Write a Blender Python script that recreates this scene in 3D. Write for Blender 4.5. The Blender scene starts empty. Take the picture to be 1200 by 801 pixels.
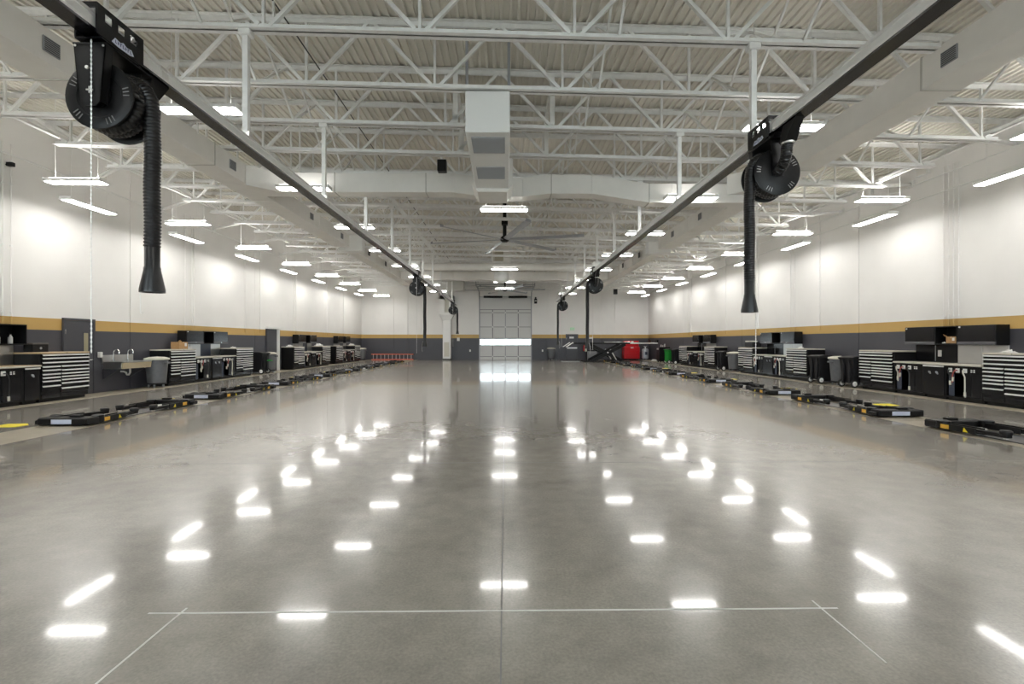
import bpy, math, random
from mathutils import Vector, Matrix

random.seed(7)
PI = math.pi
scene = bpy.context.scene
col = scene.collection

# ------------------------------------------------------------------ camera, world, exposure
CAM_H = 1.52                       # eye height above the floor
F_PX = 575.0                       # focal length in pixels of the 1200 px frame
cam_d = bpy.data.cameras.new('camera')
cam_d.sensor_fit = 'HORIZONTAL'
cam_d.sensor_width = 36.0
cam_d.lens = 36.0 * F_PX / 1200.0
cam_d.clip_start = 0.05
cam_d.clip_end = 500
cam = bpy.data.objects.new('camera', cam_d)
col.objects.link(cam)
cam.location = (0, 0, CAM_H)
cam.rotation_euler = (PI / 2, 0, -math.atan(8.0 / F_PX))
scene.camera = cam

world = bpy.data.worlds.new('daylight')
scene.world = world
world.use_nodes = True
bg = world.node_tree.nodes['Background']
bg.inputs[0].default_value = (0.86, 0.93, 1.0, 1)
bg.inputs[1].default_value = 6.0

scene.view_settings.view_transform = 'Standard'
scene.view_settings.look = 'None'
scene.view_settings.exposure = 0.80
scene.view_settings.gamma = 1.0
scene.view_settings.use_curve_mapping = False
LAMP = 24.0                        # radiance of the LED strips
ADDED_UPLIGHT = 30.0                     # radiance of the unseen slots added on fixture tops to brighten the ceiling

# ------------------------------------------------------------------ sizes of the hall (metres)
XL, XR = -12.25, 12.30             # wall faces
YB, YF = -5.0, 42.0                # wall behind the camera, far wall
SLOPE = -0.02                      # the roof falls towards +X
DECK = 7.14                        # underside of the deck at X = 0
CHORD = 5.94                       # underside of the joists' bottom chords at X = 0
def roof(x, z): return z + SLOPE * x

# ------------------------------------------------------------------ materials
MATS = {}
def mat(name, rgb, rough=0.5, metal=0.0, var=0.0, scale=6.0, bump=0.0, spec=0.5, coat=0.0, emit=None, estr=0.0, stretch=None):
    if name in MATS: return MATS[name]
    m = bpy.data.materials.new(name); m.use_nodes = True
    nt = m.node_tree; b = nt.nodes['Principled BSDF']
    b.inputs['Base Color'].default_value = (*rgb, 1)
    b.inputs['Roughness'].default_value = rough
    b.inputs['Metallic'].default_value = metal
    b.inputs['Specular IOR Level'].default_value = spec
    if coat:
        b.inputs['Coat Weight'].default_value = coat
        b.inputs['Coat Roughness'].default_value = 0.08
    if emit:
        b.inputs['Emission Color'].default_value = (*emit, 1)
        b.inputs['Emission Strength'].default_value = estr
    if var or bump:
        tc = nt.nodes.new('ShaderNodeTexCoord')
        src = tc.outputs['Object']
        if stretch:
            mp = nt.nodes.new('ShaderNodeMapping'); mp.inputs['Scale'].default_value = stretch
            nt.links.new(src, mp.inputs[0]); src = mp.outputs[0]
        n = nt.nodes.new('ShaderNodeTexNoise'); n.inputs['Scale'].default_value = scale; n.inputs['Detail'].default_value = 5
        nt.links.new(src, n.inputs['Vector'])
        if var:
            r = nt.nodes.new('ShaderNodeValToRGB')
            r.color_ramp.elements[0].position = 0.3; r.color_ramp.elements[1].position = 0.7
            r.color_ramp.elements[0].color = (*[c * (1 - var) for c in rgb], 1)
            r.color_ramp.elements[1].color = (*[min(1, c * (1 + var)) for c in rgb], 1)
            nt.links.new(n.outputs['Fac'], r.inputs[0]); nt.links.new(r.outputs[0], b.inputs['Base Color'])
        if bump:
            bp = nt.nodes.new('ShaderNodeBump'); bp.inputs['Strength'].default_value = bump; bp.inputs['Distance'].default_value = 0.01
            nt.links.new(n.outputs['Fac'], bp.inputs['Height']); nt.links.new(bp.outputs[0], b.inputs['Normal'])
    MATS[name] = m
    return m

def wall_material():
    """cream wall with an ochre stripe and slate dado: paint bands by height"""
    m = bpy.data.materials.new('painted_wall'); m.use_nodes = True
    nt = m.node_tree; b = nt.nodes['Principled BSDF']
    tc = nt.nodes.new('ShaderNodeTexCoord'); sp = nt.nodes.new('ShaderNodeSeparateXYZ')
    nt.links.new(tc.outputs['Object'], sp.inputs[0])
    dv = nt.nodes.new('ShaderNodeMath'); dv.operation = 'DIVIDE'; dv.inputs[1].default_value = 8.0
    nt.links.new(sp.outputs['Z'], dv.inputs[0])
    r = nt.nodes.new('ShaderNodeValToRGB'); r.color_ramp.interpolation = 'CONSTANT'
    e = r.color_ramp.elements
    e[0].position = 0; e[0].color = (0.062, 0.062, 0.074, 1)
    e[1].position = 1.83 / 8; e[1].color = (0.55, 0.355, 0.115, 1)
    k = e.new(2.13 / 8); k.color = (0.84, 0.825, 0.80, 1)
    nt.links.new(dv.outputs[0], r.inputs[0])
    n = nt.nodes.new('ShaderNodeTexNoise'); n.inputs['Scale'].default_value = 1.2; n.inputs['Detail'].default_value = 6
    nt.links.new(tc.outputs['Object'], n.inputs['Vector'])
    mr = nt.nodes.new('ShaderNodeMapRange'); mr.inputs['To Min'].default_value = 0.94; mr.inputs['To Max'].default_value = 1.04
    nt.links.new(n.outputs['Fac'], mr.inputs[0])
    mx = nt.nodes.new('ShaderNodeMix'); mx.data_type = 'RGBA'; mx.blend_type = 'MULTIPLY'; mx.inputs['Factor'].default_value = 1
    nt.links.new(r.outputs[0], mx.inputs['A']); nt.links.new(mr.outputs[0], mx.inputs['B'])
    nt.links.new(mx.outputs['Result'], b.inputs['Base Color'])
    b.inputs['Roughness'].default_value = 0.42
    n2 = nt.nodes.new('ShaderNodeTexNoise'); n2.inputs['Scale'].default_value = 90
    nt.links.new(tc.outputs['Object'], n2.inputs['Vector'])
    bp = nt.nodes.new('ShaderNodeBump'); bp.inputs['Strength'].default_value = 0.06; bp.inputs['Distance'].default_value = 0.01
    nt.links.new(n2.outputs['Fac'], bp.inputs['Height']); nt.links.new(bp.outputs[0], b.inputs['Normal'])
    return m

def floor_material():
    m = bpy.data.materials.new('polished_concrete'); m.use_nodes = True
    nt = m.node_tree; b = nt.nodes['Principled BSDF']
    tc = nt.nodes.new('ShaderNodeTexCoord')
    def noise(scale, detail=6, rough=0.6, dist=0.0):
        n = nt.nodes.new('ShaderNodeTexNoise'); n.inputs['Scale'].default_value = scale
        n.inputs['Detail'].default_value = detail; n.inputs['Roughness'].default_value = rough; n.inputs['Distortion'].default_value = dist
        nt.links.new(tc.outputs['Object'], n.inputs['Vector']); return n
    n1 = noise(0.45, 8, 0.62, 0.6); n2 = noise(4.0, 8, 0.7); n3 = noise(60, 3, 0.6)
    r1 = nt.nodes.new('ShaderNodeValToRGB')
    r1.color_ramp.elements[0].position = 0.32; r1.color_ramp.elements[0].color = (0.225, 0.207, 0.178, 1)
    r1.color_ramp.elements[1].position = 0.68; r1.color_ramp.elements[1].color = (0.35, 0.325, 0.283, 1)
    nt.links.new(n1.outputs['Fac'], r1.inputs[0])
    mr = nt.nodes.new('ShaderNodeMapRange'); mr.inputs['From Min'].default_value = 0.25; mr.inputs['From Max'].default_value = 0.75
    mr.inputs['To Min'].default_value = 0.82; mr.inputs['To Max'].default_value = 1.16
    nt.links.new(n2.outputs['Fac'], mr.inputs[0])
    mr3 = nt.nodes.new('ShaderNodeMapRange'); mr3.inputs['From Min'].default_value = 0.3; mr3.inputs['From Max'].default_value = 0.7
    mr3.inputs['To Min'].default_value = 0.86; mr3.inputs['To Max'].default_value = 1.12
    nt.links.new(n3.outputs['Fac'], mr3.inputs[0])
    mul = nt.nodes.new('ShaderNodeMath'); mul.operation = 'MULTIPLY'
    nt.links.new(mr.outputs[0], mul.inputs[0]); nt.links.new(mr3.outputs[0], mul.inputs[1])
    mx = nt.nodes.new('ShaderNodeMix'); mx.data_type = 'RGBA'; mx.blend_type = 'MULTIPLY'; mx.inputs['Factor'].default_value = 1
    nt.links.new(r1.outputs[0], mx.inputs['A']); nt.links.new(mul.outputs[0], mx.inputs['B'])
    nt.links.new(mx.outputs['Result'], b.inputs['Base Color'])
    rr = nt.nodes.new('ShaderNodeMapRange'); rr.inputs['From Min'].default_value = 0.3; rr.inputs['From Max'].default_value = 0.7
    rr.inputs['To Min'].default_value = 0.195; rr.inputs['To Max'].default_value = 0.245
    nt.links.new(n2.outputs['Fac'], rr.inputs[0]); nt.links.new(rr.outputs[0], b.inputs['Roughness'])
    b.inputs['Specular IOR Level'].default_value = 0.5
    b.inputs['Coat Weight'].default_value = 0.45; b.inputs['Coat Roughness'].default_value = 0.06
    return m

def glass_material():
    m = bpy.data.materials.new('clear_glass'); m.use_nodes = True
    nt = m.node_tree; nt.nodes.remove(nt.nodes['Principled BSDF'])
    out = nt.nodes['Material Output']
    t = nt.nodes.new('ShaderNodeBsdfTransparent'); t.inputs[0].default_value = (0.93, 0.96, 0.95, 1)
    g = nt.nodes.new('ShaderNodeBsdfGlossy'); g.inputs['Roughness'].default_value = 0.03
    fr = nt.nodes.new('ShaderNodeFresnel'); fr.inputs[0].default_value = 1.45
    mx = nt.nodes.new('ShaderNodeMixShader')
    nt.links.new(fr.outputs[0], mx.inputs[0]); nt.links.new(t.outputs[0], mx.inputs[1]); nt.links.new(g.outputs[0], mx.inputs[2])
    nt.links.new(mx.outputs[0], out.inputs[0])
    return m

def card_material():
    return mat('cardboard', (0.42, 0.25, 0.11), 0.8, var=0.12, scale=20)

M_WALL = wall_material(); M_FLOOR = floor_material(); M_GLASS = glass_material()
M_DECK = mat('deck_paint', (0.74, 0.71, 0.64), 0.55, var=0.04, scale=2)
M_STEEL = mat('joist_paint', (0.82, 0.82, 0.80), 0.5, var=0.05, scale=8)
M_DUCT = mat('duct_paint', (0.80, 0.78, 0.74), 0.42, var=0.03, scale=3)
M_DUCTJ = mat('duct_joint', (0.52, 0.50, 0.46), 0.5)
M_GRILLE = mat('grille_metal', (0.36, 0.37, 0.39), 0.4, 0.3)
M_DARKGR = mat('grille_dark', (0.09, 0.09, 0.09), 0.6)
M_WHITE = mat('white_enamel', (0.82, 0.82, 0.80), 0.35)
M_BLACK = mat('black_powder_coat', (0.006, 0.006, 0.0065), 0.36, var=0.2, scale=30, spec=0.28)
M_GLOSSBLK = mat('black_gloss', (0.008, 0.008, 0.010), 0.20, spec=0.4)
M_RUBBER = mat('black_rubber', (0.010, 0.010, 0.011), 0.32, var=0.15, scale=40, spec=0.5)
M_ALU = mat('aluminium', (0.80, 0.79, 0.77), 0.36, 0.75, var=0.05, scale=20, stretch=(1, 0.1, 1))
M_CHROME = mat('chrome', (0.85, 0.85, 0.86), 0.12, 1.0)
M_SS = mat('stainless', (0.62, 0.62, 0.61), 0.30, 1.0, var=0.05, scale=5, stretch=(0.3, 1, 1))
M_HANDLE = mat('drawer_pull', (0.86, 0.86, 0.84), 0.35, 0.1)
M_TOP = mat('worktop', (0.56, 0.52, 0.44), 0.35, var=0.08, scale=10)
M_WOOD = mat('maple_top', (0.55, 0.41, 0.24), 0.4, var=0.15, scale=14, stretch=(1, 8, 8))
M_SLATE = mat('slate_door', (0.060, 0.060, 0.070), 0.38)
M_PLASTIC = mat('grey_plastic', (0.135, 0.140, 0.150), 0.5, var=0.08, scale=12)
M_BLKPLAS = mat('black_plastic', (0.016, 0.016, 0.018), 0.42, spec=0.35)
M_GREEN = mat('green_plastic', (0.02, 0.30, 0.04), 0.42)
M_RED = mat('red_enamel', (0.55, 0.012, 0.02), 0.28)
M_ORANGE = mat('ladder_orange', (0.72, 0.15, 0.08), 0.45)
M_YELLOW = mat('yellow_paint', (0.85, 0.70, 0.03), 0.5)
M_AMBER = mat('amber_label', (0.80, 0.45, 0.05), 0.5)
M_RIM = mat('pale_rim', (0.62, 0.60, 0.52), 0.5)
M_TIRE = mat('tyre', (0.02, 0.02, 0.02), 0.7)
M_CARD = card_material()
M_PAPER = mat('paper', (0.75, 0.74, 0.72), 0.8)
M_STRIP = mat('trench_concrete', (0.36, 0.32, 0.245), 0.34, var=0.12, scale=5)
M_LINE = mat('joint_line', (0.62, 0.61, 0.57), 0.6)
M_GROOVE = mat('joint_groove', (0.17, 0.165, 0.16), 0.6)
M_LED = mat('led_diffuser', (0.9, 0.9, 0.9), 0.4, emit=(1.0, 0.98, 0.94), estr=LAMP)
M_ADDEDUP = mat('added_uplight', (0.9, 0.9, 0.9), 0.4, emit=(1.0, 0.98, 0.94), estr=ADDED_UPLIGHT)  # glow for the added top slots, lights the deck over the bays
M_ADDEDUP2 = mat('added_uplight_dim', (0.9, 0.9, 0.9), 0.4, emit=(1.0, 0.98, 0.94), estr=ADDED_UPLIGHT * 0.18)  # weaker added glow for the rail and middle rows
M_LEDW = mat('led_diffuser_wall', (0.9, 0.9, 0.9), 0.4, emit=(1.0, 0.98, 0.94), estr=LAMP * 0.7)
M_SIGN = mat('exit_sign_face', (0.80, 0.82, 0.78), 0.5)
M_SIGNG = mat('exit_green', (0.05, 0.42, 0.12), 0.5, emit=(0.05, 0.5, 0.12), estr=0.6)
M_DOORP = mat('door_section', (0.66, 0.66, 0.65), 0.4)
M_DOORG = mat('door_line', (0.20, 0.20, 0.21), 0.5)
M_BLADE = mat('fan_blade', (0.40, 0.41, 0.44), 0.3, 0.35)
M_TANK = mat('tank_grey', (0.42, 0.45, 0.49), 0.35, 0.4)
M_DECAL = mat('pale_decal', (0.52, 0.56, 0.68), 0.4)
M_CASEBLUE = mat('dark_blue_metal', (0.035, 0.045, 0.075), 0.3)

# ------------------------------------------------------------------ mesh builder
class MB:
    def __init__(s): s.v = []; s.f = []
    def add(s, vs, fs):
        o = len(s.v); s.v += [tuple(p) for p in vs]; s.f += [tuple(i + o for i in f) for f in fs]; return s
    def box(s, x0, x1, y0, y1, z0, z1):
        vs = [(x0, y0, z0), (x1, y0, z0), (x1, y1, z0), (x0, y1, z0), (x0, y0, z1), (x1, y0, z1), (x1, y1, z1), (x0, y1, z1)]
        return s.add(vs, [(3, 2, 1, 0), (4, 5, 6, 7), (0, 1, 5, 4), (1, 2, 6, 5), (2, 3, 7, 6), (3, 0, 4, 7)])
    def cbox(s, x0, x1, y0, y1, z0, z1, c=0.006):
        """box with chamfered edges"""
        c = min(c, (x1 - x0) * .45, (y1 - y0) * .45, (z1 - z0) * .45)
        X, Y, Z = (x0, x1), (y0, y1), (z0, z1)
        idx = {}; vs = []
        for i in (0, 1):
            for j in (0, 1):
                for k in (0, 1):
                    sx, sy, sz = (1 - 2 * i) * c, (1 - 2 * j) * c, (1 - 2 * k) * c
                    idx[i, j, k, 0] = len(vs); vs.append((X[i], Y[j] + sy, Z[k] + sz))
                    idx[i, j, k, 1] = len(vs); vs.append((X[i] + sx, Y[j], Z[k] + sz))
                    idx[i, j, k, 2] = len(vs); vs.append((X[i] + sx, Y[j] + sy, Z[k]))
        fs = []
        q = [(0, 0), (1, 0), (1, 1), (0, 1)]
        for i in (0, 1):
            fs.append(tuple(idx[i, a, b, 0] for a, b in (q if i else q[::-1])))
            fs.append(tuple(idx[a, i, b, 1] for a, b in (q[::-1] if i else q)))
            fs.append(tuple(idx[a, b, i, 2] for a, b in (q if i else q[::-1])))
        for a in (0, 1):
            for b in (0, 1):
                for (p, r) in (((0, a, b), (1, a, b)),): fs.append((idx[p + (1,)], idx[r + (1,)], idx[r + (2,)], idx[p + (2,)]))
                for (p, r) in (((a, 0, b), (a, 1, b)),): fs.append((idx[p + (0,)], idx[r + (0,)], idx[r + (2,)], idx[p + (2,)]))
                for (p, r) in (((a, b, 0), (a, b, 1)),): fs.append((idx[p + (0,)], idx[r + (0,)], idx[r + (1,)], idx[p + (1,)]))
        for i in (0, 1):
            for j in (0, 1):
                for k in (0, 1): fs.append((idx[i, j, k, 0], idx[i, j, k, 1], idx[i, j, k, 2]))
        return s.add(vs, fs)
    def tube(s, pts, r, n=8, cap=True):
        pts = [Vector(p) for p in pts]; m = len(pts)
        rs = r if isinstance(r, (list, tuple)) else [r] * m
        t0 = (pts[1] - pts[0]).normalized()
        up = Vector((0, 0, 1)) if abs(t0.z) < 0.9 else Vector((1, 0, 0))
        u = t0.cross(up).normalized(); w = t0.cross(u).normalized()
        vs = []
        for i, p in enumerate(pts):
            a = pts[max(i - 1, 0)]; b = pts[min(i + 1, m - 1)]
            t = (b - a)
            t = t.normalized() if t.length > 1e-9 else t0
            u = (u - t * u.dot(t)).normalized(); w = t.cross(u)
            for k in range(n):
                an = 2 * PI * k / n
                vs.append(p + (u * math.cos(an) + w * math.sin(an)) * rs[i])
        fs = []
        for i in range(m - 1):
            for k in range(n):
                k2 = (k + 1) % n
                fs.append((i * n + k, i * n + k2, (i + 1) * n + k2, (i + 1) * n + k))
        if cap:
            fs.append(tuple(range(n - 1, -1, -1))); fs.append(tuple((m - 1) * n + k for k in range(n)))
        return s.add(vs, fs)
    def cyl(s, p0, p1, r0, r1=None, n=12):
        return s.tube([p0, p1], [r0, r0 if r1 is None else r1], n)
    def bar(s, p0, p1, w, h):
        """rectangular bar between two points (w sideways, h in the other direction)"""
        p0 = Vector(p0); p1 = Vector(p1); t = (p1 - p0).normalized()
        up = Vector((0, 1, 0)) if abs(t.y) < 0.9 else Vector((0, 0, 1))
        u = up; u = (u - t * u.dot(t)).normalized(); v = t.cross(u)
        vs = []
        for p in (p0, p1):
            for a, b in ((-1, -1), (1, -1), (1, 1), (-1, 1)): vs.append(p + u * (a * w / 2) + v * (b * h / 2))
        return s.add(vs, [(3, 2, 1, 0), (4, 5, 6, 7), (0, 1, 5, 4), (1, 2, 6, 5), (2, 3, 7, 6), (3, 0, 4, 7)])
    def prism(s, poly, d0, d1, plane='xz'):
        n = len(poly); vs = []
        for d in (d0, d1):
            for a, b in poly:
                vs.append({'xz': (a, d, b), 'yz': (d, a, b), 'xy': (a, b, d)}[plane])
        fs = [tuple(range(n)), tuple(range(2 * n - 1, n - 1, -1))]
        for i in range(n):
            j = (i + 1) % n; fs.append((j, i, i + n, j + n))
        return s.add(vs, fs)
    def lathe(s, prof, n=24, axis='z', c=(0, 0, 0)):
        m = len(prof); vs = []
        for (r, h) in prof:
            for k in range(n):
                a = 2 * PI * k / n; x, y = r * math.cos(a), r * math.sin(a)
                p = {'z': (x, y, h), 'y': (x, h, y), 'x': (h, x, y)}[axis]
                vs.append((p[0] + c[0], p[1] + c[1], p[2] + c[2]))
        fs = []
        for i in range(m - 1):
            for k in range(n):
                k2 = (k + 1) % n; fs.append((i * n + k, i * n + k2, (i + 1) * n + k2, (i + 1) * n + k))
        if prof[0][0] > 1e-6: fs.append(tuple(range(n - 1, -1, -1)))
        if prof[-1][0] > 1e-6: fs.append(tuple((m - 1) * n + k for k in range(n)))
        return s.add(vs, fs)
    def mesh(s, name, m, smooth=None):
        me = bpy.data.meshes.new(name); me.from_pydata(s.v, [], s.f); me.materials.append(m)
        if smooth:
            me.polygons.foreach_set('use_smooth', [True] * len(me.polygons))
            me.set_sharp_from_angle(angle=math.radians(smooth))
        # consistent outward normals
        import bmesh
        b = bmesh.new(); b.from_mesh(me); bmesh.ops.recalc_face_normals(b, faces=b.faces); b.to_mesh(me); b.free()
        return me

def link(name, me, parent=None, loc=None, rz=None, label=None):
    o = bpy.data.objects.new(name, me); col.objects.link(o)
    if parent is not None: o.parent = parent
    if loc is not None: o.location = loc
    if rz is not None: o.rotation_euler = (0, 0, rz)
    if label: o['label'] = label
    return o
def part(name, mb, m, parent, smooth=None, label=None):
    return link(name, mb.mesh(name, m, smooth), parent, label=label)
def tag(o, label, cat, group=None):
    o['label'] = label; o['category'] = cat
    if group: o['group'] = group
    return o
ORD = 'first second third fourth fifth sixth seventh eighth ninth tenth eleventh twelfth thirteenth fourteenth fifteenth'.split()
def nth(i): return ORD[i]
def thing(name, label, cat, loc=(0, 0, 0), rz=0, group=None):
    return tag(link(name, None, None, loc, rz), label, cat, group)
def struct(name, mb, m, smooth=None):
    o = link(name, mb.mesh(name, m, smooth)); o['kind'] = 'structure'; return o
def children(o): return [c for c in list(KIDS.get(o.name, []))]
KIDS = {}
def copy_tree(o, loc=None, rz=None, label=None, group=None, parent=None):
    c = o.copy(); col.objects.link(c); c.parent = parent
    if loc is not None: c.location = loc
    if rz is not None: c.rotation_euler = (0, 0, rz)
    if label: c['label'] = label
    if group: c['group'] = group
    for ch in TREE(o): copy_tree(ch, parent=c)
    return c
def TREE(o): return [x for x in ALLKIDS(o)]
def ALLKIDS(o): return list(o.children)

def text_mesh(body, size, m, depth=0.004):
    cu = bpy.data.curves.new('lettering', 'FONT'); cu.body = body; cu.size = size; cu.extrude = depth
    cu.align_x = 'CENTER'; cu.align_y = 'CENTER'
    o = bpy.data.objects.new('lettering', cu); col.objects.link(o)
    bpy.context.view_layer.update()
    me = bpy.data.meshes.new_from_object(o.evaluated_get(bpy.context.evaluated_depsgraph_get()))
    bpy.data.objects.remove(o); bpy.data.curves.remove(cu)
    me.materials.clear(); me.materials.append(m); return me

# ================================================================== SETTING
# ---- floor with joints and trench strips
floor = struct('floor', MB().box(XL - .25, XR + .25, YB - .25, YF + .25, -0.2, 0.0), M_FLOOR)
def strip(name, x0, x1, y0, y1, z, m):
    return part(name, MB().box(x0, x1, y0, y1, -0.02, z), m, floor)
strip('joint', -0.0235, -0.0165, -3, 41.9, 0.0012, M_GROOVE)
strip('joint', -12.2, 12.25, 6.18, 6.188, 0.0010, M_GROOVE)
strip('joint', -12.2, 12.25, 24.5, 24.52, 0.0010, M_GROOVE)
strip('chalk_line', -2.00, 1.90, 2.772, 2.784, 0.0016, M_LINE)
strip('chalk_line', -1.825, -1.813, 0.6, 2.83, 0.0018, M_LINE)
strip('chalk_line', 1.80, 1.81, 2.3, 2.86, 0.0018, M_LINE)
for sx in (-1, 1):
    for k in range(10):                                   # bare concrete lids of the lift trench
        y0 = 1.2 + 4.08 * k
        strip('trench_lid', sx * 7.95 - 0.5, sx * 7.95 + 0.5, y0, y0 + 4.05, 0.003, M_STRIP)
    strip('edge_strip', *(sorted((sx * 11.2, sx * 12.2))), YB + .1, 41.9, 0.003, M_STRIP)

# ---- walls: precast panels with open joints on a backing
def panels(backname, x0, x1, joints, gap=0.018, mk=None):
    back = struct(backname, MB().box(*((x0 - .30, x0 - .16) if x0 < 0 else (x1 + .16, x1 + .30)), YB - .3, YF + .3, -0.2, 8.2), M_WALL)
    return back
LJ = [YB, -0.6, 7.75, 16.2, 24.2, 33.2, YF]
RJ = [YB, 0.1, 8.5, 16.9, 25.3, 33.7, YF]
wl = struct('wall_left', MB().box(XL - .30, XL - .12, YB - .3, YF + .3, -.2, 8.0), M_WALL)
wr = struct('wall_right', MB().box(XR + .12, XR + .30, YB - .3, YF + .3, -.2, 8.0), M_WALL)
for a, b in zip(LJ[:-1], LJ[1:]):
    part('wall_panel', MB().cbox(XL - .12, XL, a + .009, b - .009, -.2, 8.0, .008), M_WALL, wl)
for a, b in zip(RJ[:-1], RJ[1:]):
    part('wall_panel', MB().cbox(XR, XR + .12, a + .009, b - .009, -.2, 8.0, .008), M_WALL, wr)
BW = [(-9.6, -5.2), (-2.2, 2.2), (5.2, 9.6)]                       # unseen glazed bay doors behind the camera, added for frontal daylight
bw = MB(); e_ = XL - .3
for a, b in BW: bw.box(e_, a, YB - .3, YB, -.2, 8.0); bw.box(a, b, YB - .3, YB, 4.6, 8.0); e_ = b
bw.box(e_, XR + .3, YB - .3, YB, -.2, 8.0)
struct('wall_back', bw, M_WALL)
for q, (a, b) in enumerate(BW):
    w_ = link('window_%d' % (q + 1), None, None, (0, YB - .15, 0)); w_['kind'] = 'structure'
    fr = MB().box(a, b, -.03, .03, 0, .12).box(a, b, -.03, .03, 4.5, 4.6)
    for k in range(1, 6): fr.box(a, b, -.03, .03, .12 + .876 * k - .04, .12 + .876 * k)
    for k in range(5): fr.box(max(a, a + 1.1 * k - .04), min(b, a + 1.1 * k + .04), -.029, .029, .12, 4.5)
    part('window_frame', fr, mat('door_frame_alu', (.55, .55, .55), .4, .5), w_)
    for k in range(4):
        for r_ in range(5): part('pane', MB().box(a + 1.1 * k + .04, a + 1.1 * (k + 1) - .04, -.004, .004, .12 + .876 * r_, .12 + .876 * (r_ + 1) - .04), M_GLASS, w_)
struct('trim_6', MB().box(-14, 14, YB - 25, YB - .3, -.25, -.02), mat('apron_concrete', (0.62, 0.60, 0.56), 0.8, var=.05))
# far wall with the overhead door opening
DX0, DX1, DTOP = -2.17, 2.21, 5.42
wf = struct('wall_far', MB().box(XL - .3, DX0, YF + .12, YF + .3, -.2, 8).box(DX1, XR + .3, YF + .12, YF + .3, -.2, 8).box(DX0, DX1, YF + .12, YF + .3, DTOP, 8), M_WALL)
FJ = [XL - .3, -8.3, -4.9, DX0]
for a, b in zip(FJ[:-1], FJ[1:]): part('wall_panel', MB().cbox(a + .009, b - (.009 if b != DX0 else 0), YF, YF + .12, -.2, 8, .008), M_WALL, wf)
FJ = [DX1, 4.6, 8.2, XR + .3]
for a, b in zip(FJ[:-1], FJ[1:]): part('wall_panel', MB().cbox(a + (.009 if a != DX1 else 0), b - .009, YF, YF + .12, -.2, 8, .008), M_WALL, wf)
part('wall_panel', MB().cbox(DX0, DX1, YF, YF + .12, DTOP, 8, .008), M_WALL, wf)

# ---- corrugated roof deck
mb = MB(); prof = []
x = XL - .3; p = 0.152
while x < XR + .3:
    for dx, dz in ((0, 0), (.045, 0), (.057, .042), (.140, .042)): prof.append((x + dx, roof(x + dx, DECK + dz)))
    x += p
n = len(prof); vs = [(a, YB - .3, b) for a, b in prof] + [(a, YF + .3, b) for a, b in prof]
mb.add(vs, [(i, i + 1, i + 1 + n, i + n) for i in range(n - 1)])
vt = [(XL - .3, YB - .3, 8.2), (XR + .3, YB - .3, 8.2), (XR + .3, YF + .3, 8.2), (XL - .3, YF + .3, 8.2)]
mb.add(vt, [(0, 1, 2, 3)])
ceil_me = bpy.data.meshes.new('ceiling'); ceil_me.from_pydata(mb.v, [], mb.f); ceil_me.materials.append(M_DECK)
ceil = link('ceiling', ceil_me); ceil['kind'] = 'structure'

# ---- steel joists across the hall
JOIST_Y = [7.14 + 1.524 * k for k in range(-7, 23)]
LOW = [-10.24 + 2.25 * k for k in range(10)]
UP = [(-10.24 + 1.125) + 2.25 * k for k in range(9)]
def angle_pair(x0, x1, z0f, flip):
    """double-angle chord following the roof slope; flip = horizontal legs at the top"""
    m_ = MB()
    for sy in (-1, 1):
        for (ya, yb, za, zb) in ((.012, .092, 0, .012), (.012, .024, 0, .095)):
            y0, y1 = sorted((sy * ya, sy * yb))
            if flip: za, zb = -zb, -za
            vs = [(xx, yy, roof(xx, z0f) + zz) for xx in (x0, x1) for (yy, zz) in ((y0, za), (y1, za), (y1, zb), (y0, zb))]
            m_.add(vs, [(3, 2, 1, 0), (4, 5, 6, 7), (0, 1, 5, 4), (1, 2, 6, 5), (2, 3, 7, 6), (3, 0, 4, 7)])
    return m_
me_top = angle_pair(XL + .02, XR - .02, DECK - .002, True).mesh('top_chord', M_STEEL)
me_bot = angle_pair(LOW[0] - .35, LOW[-1] + .35, CHORD, False).mesh('bottom_chord', M_STEEL)
zt = lambda x: roof(x, DECK - .06)
zb = lambda x: roof(x, CHORD + .06)
web = []
for x in LOW: web.append(('web_post', MB().bar((x, 0, zb(x)), (x, 0, zt(x)), .05, .04).mesh('web_post', M_STEEL)))
for x in UP:
    web.append(('web_diagonal', MB().bar((x - 1.06, 0, zb(x)), (x - .04, 0, zt(x)), .06, .055).mesh('web_diagonal', M_STEEL)))
    web.append(('web_diagonal', MB().bar((x + 1.06, 0, zb(x)), (x + .04, 0, zt(x)), .06, .055).mesh('web_diagonal', M_STEEL)))
web.append(('web_diagonal', MB().bar((LOW[0] - .06, 0, zb(LOW[0])), (XL + .15, 0, zt(XL)), .09, .07).mesh('web_diagonal', M_STEEL)))
web.append(('web_diagonal', MB().bar((LOW[-1] + .06, 0, zb(LOW[-1])), (XR - .15, 0, zt(XR)), .09, .07).mesh('web_diagonal', M_STEEL)))
br = []
for x in (-8.6, -4.4, 1.6, 4.3, 8.4):
    br.append(MB().bar((x, .05, zb(x)), (x, 1.47, zt(x)), .035, .035).mesh('bridging_bar', M_STEEL))
    br.append(MB().bar((x + .05, .05, zt(x)), (x + .05, 1.47, zb(x)), .035, .035).mesh('bridging_bar', M_STEEL))
for i, y in enumerate(JOIST_Y):
    j = thing('roof_joist', 'off-white steel open-web joist spanning the hall under the corrugated roof deck', 'joist', (0, y, 0), 0, 'open-web joists under the roof deck')
    link('top_chord', me_top, j); link('bottom_chord', me_bot, j)
    for nm, me in web: link(nm, me, j)
    if i < len(JOIST_Y) - 1:
        for me in br: link('bridging_bar', me, j)

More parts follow.
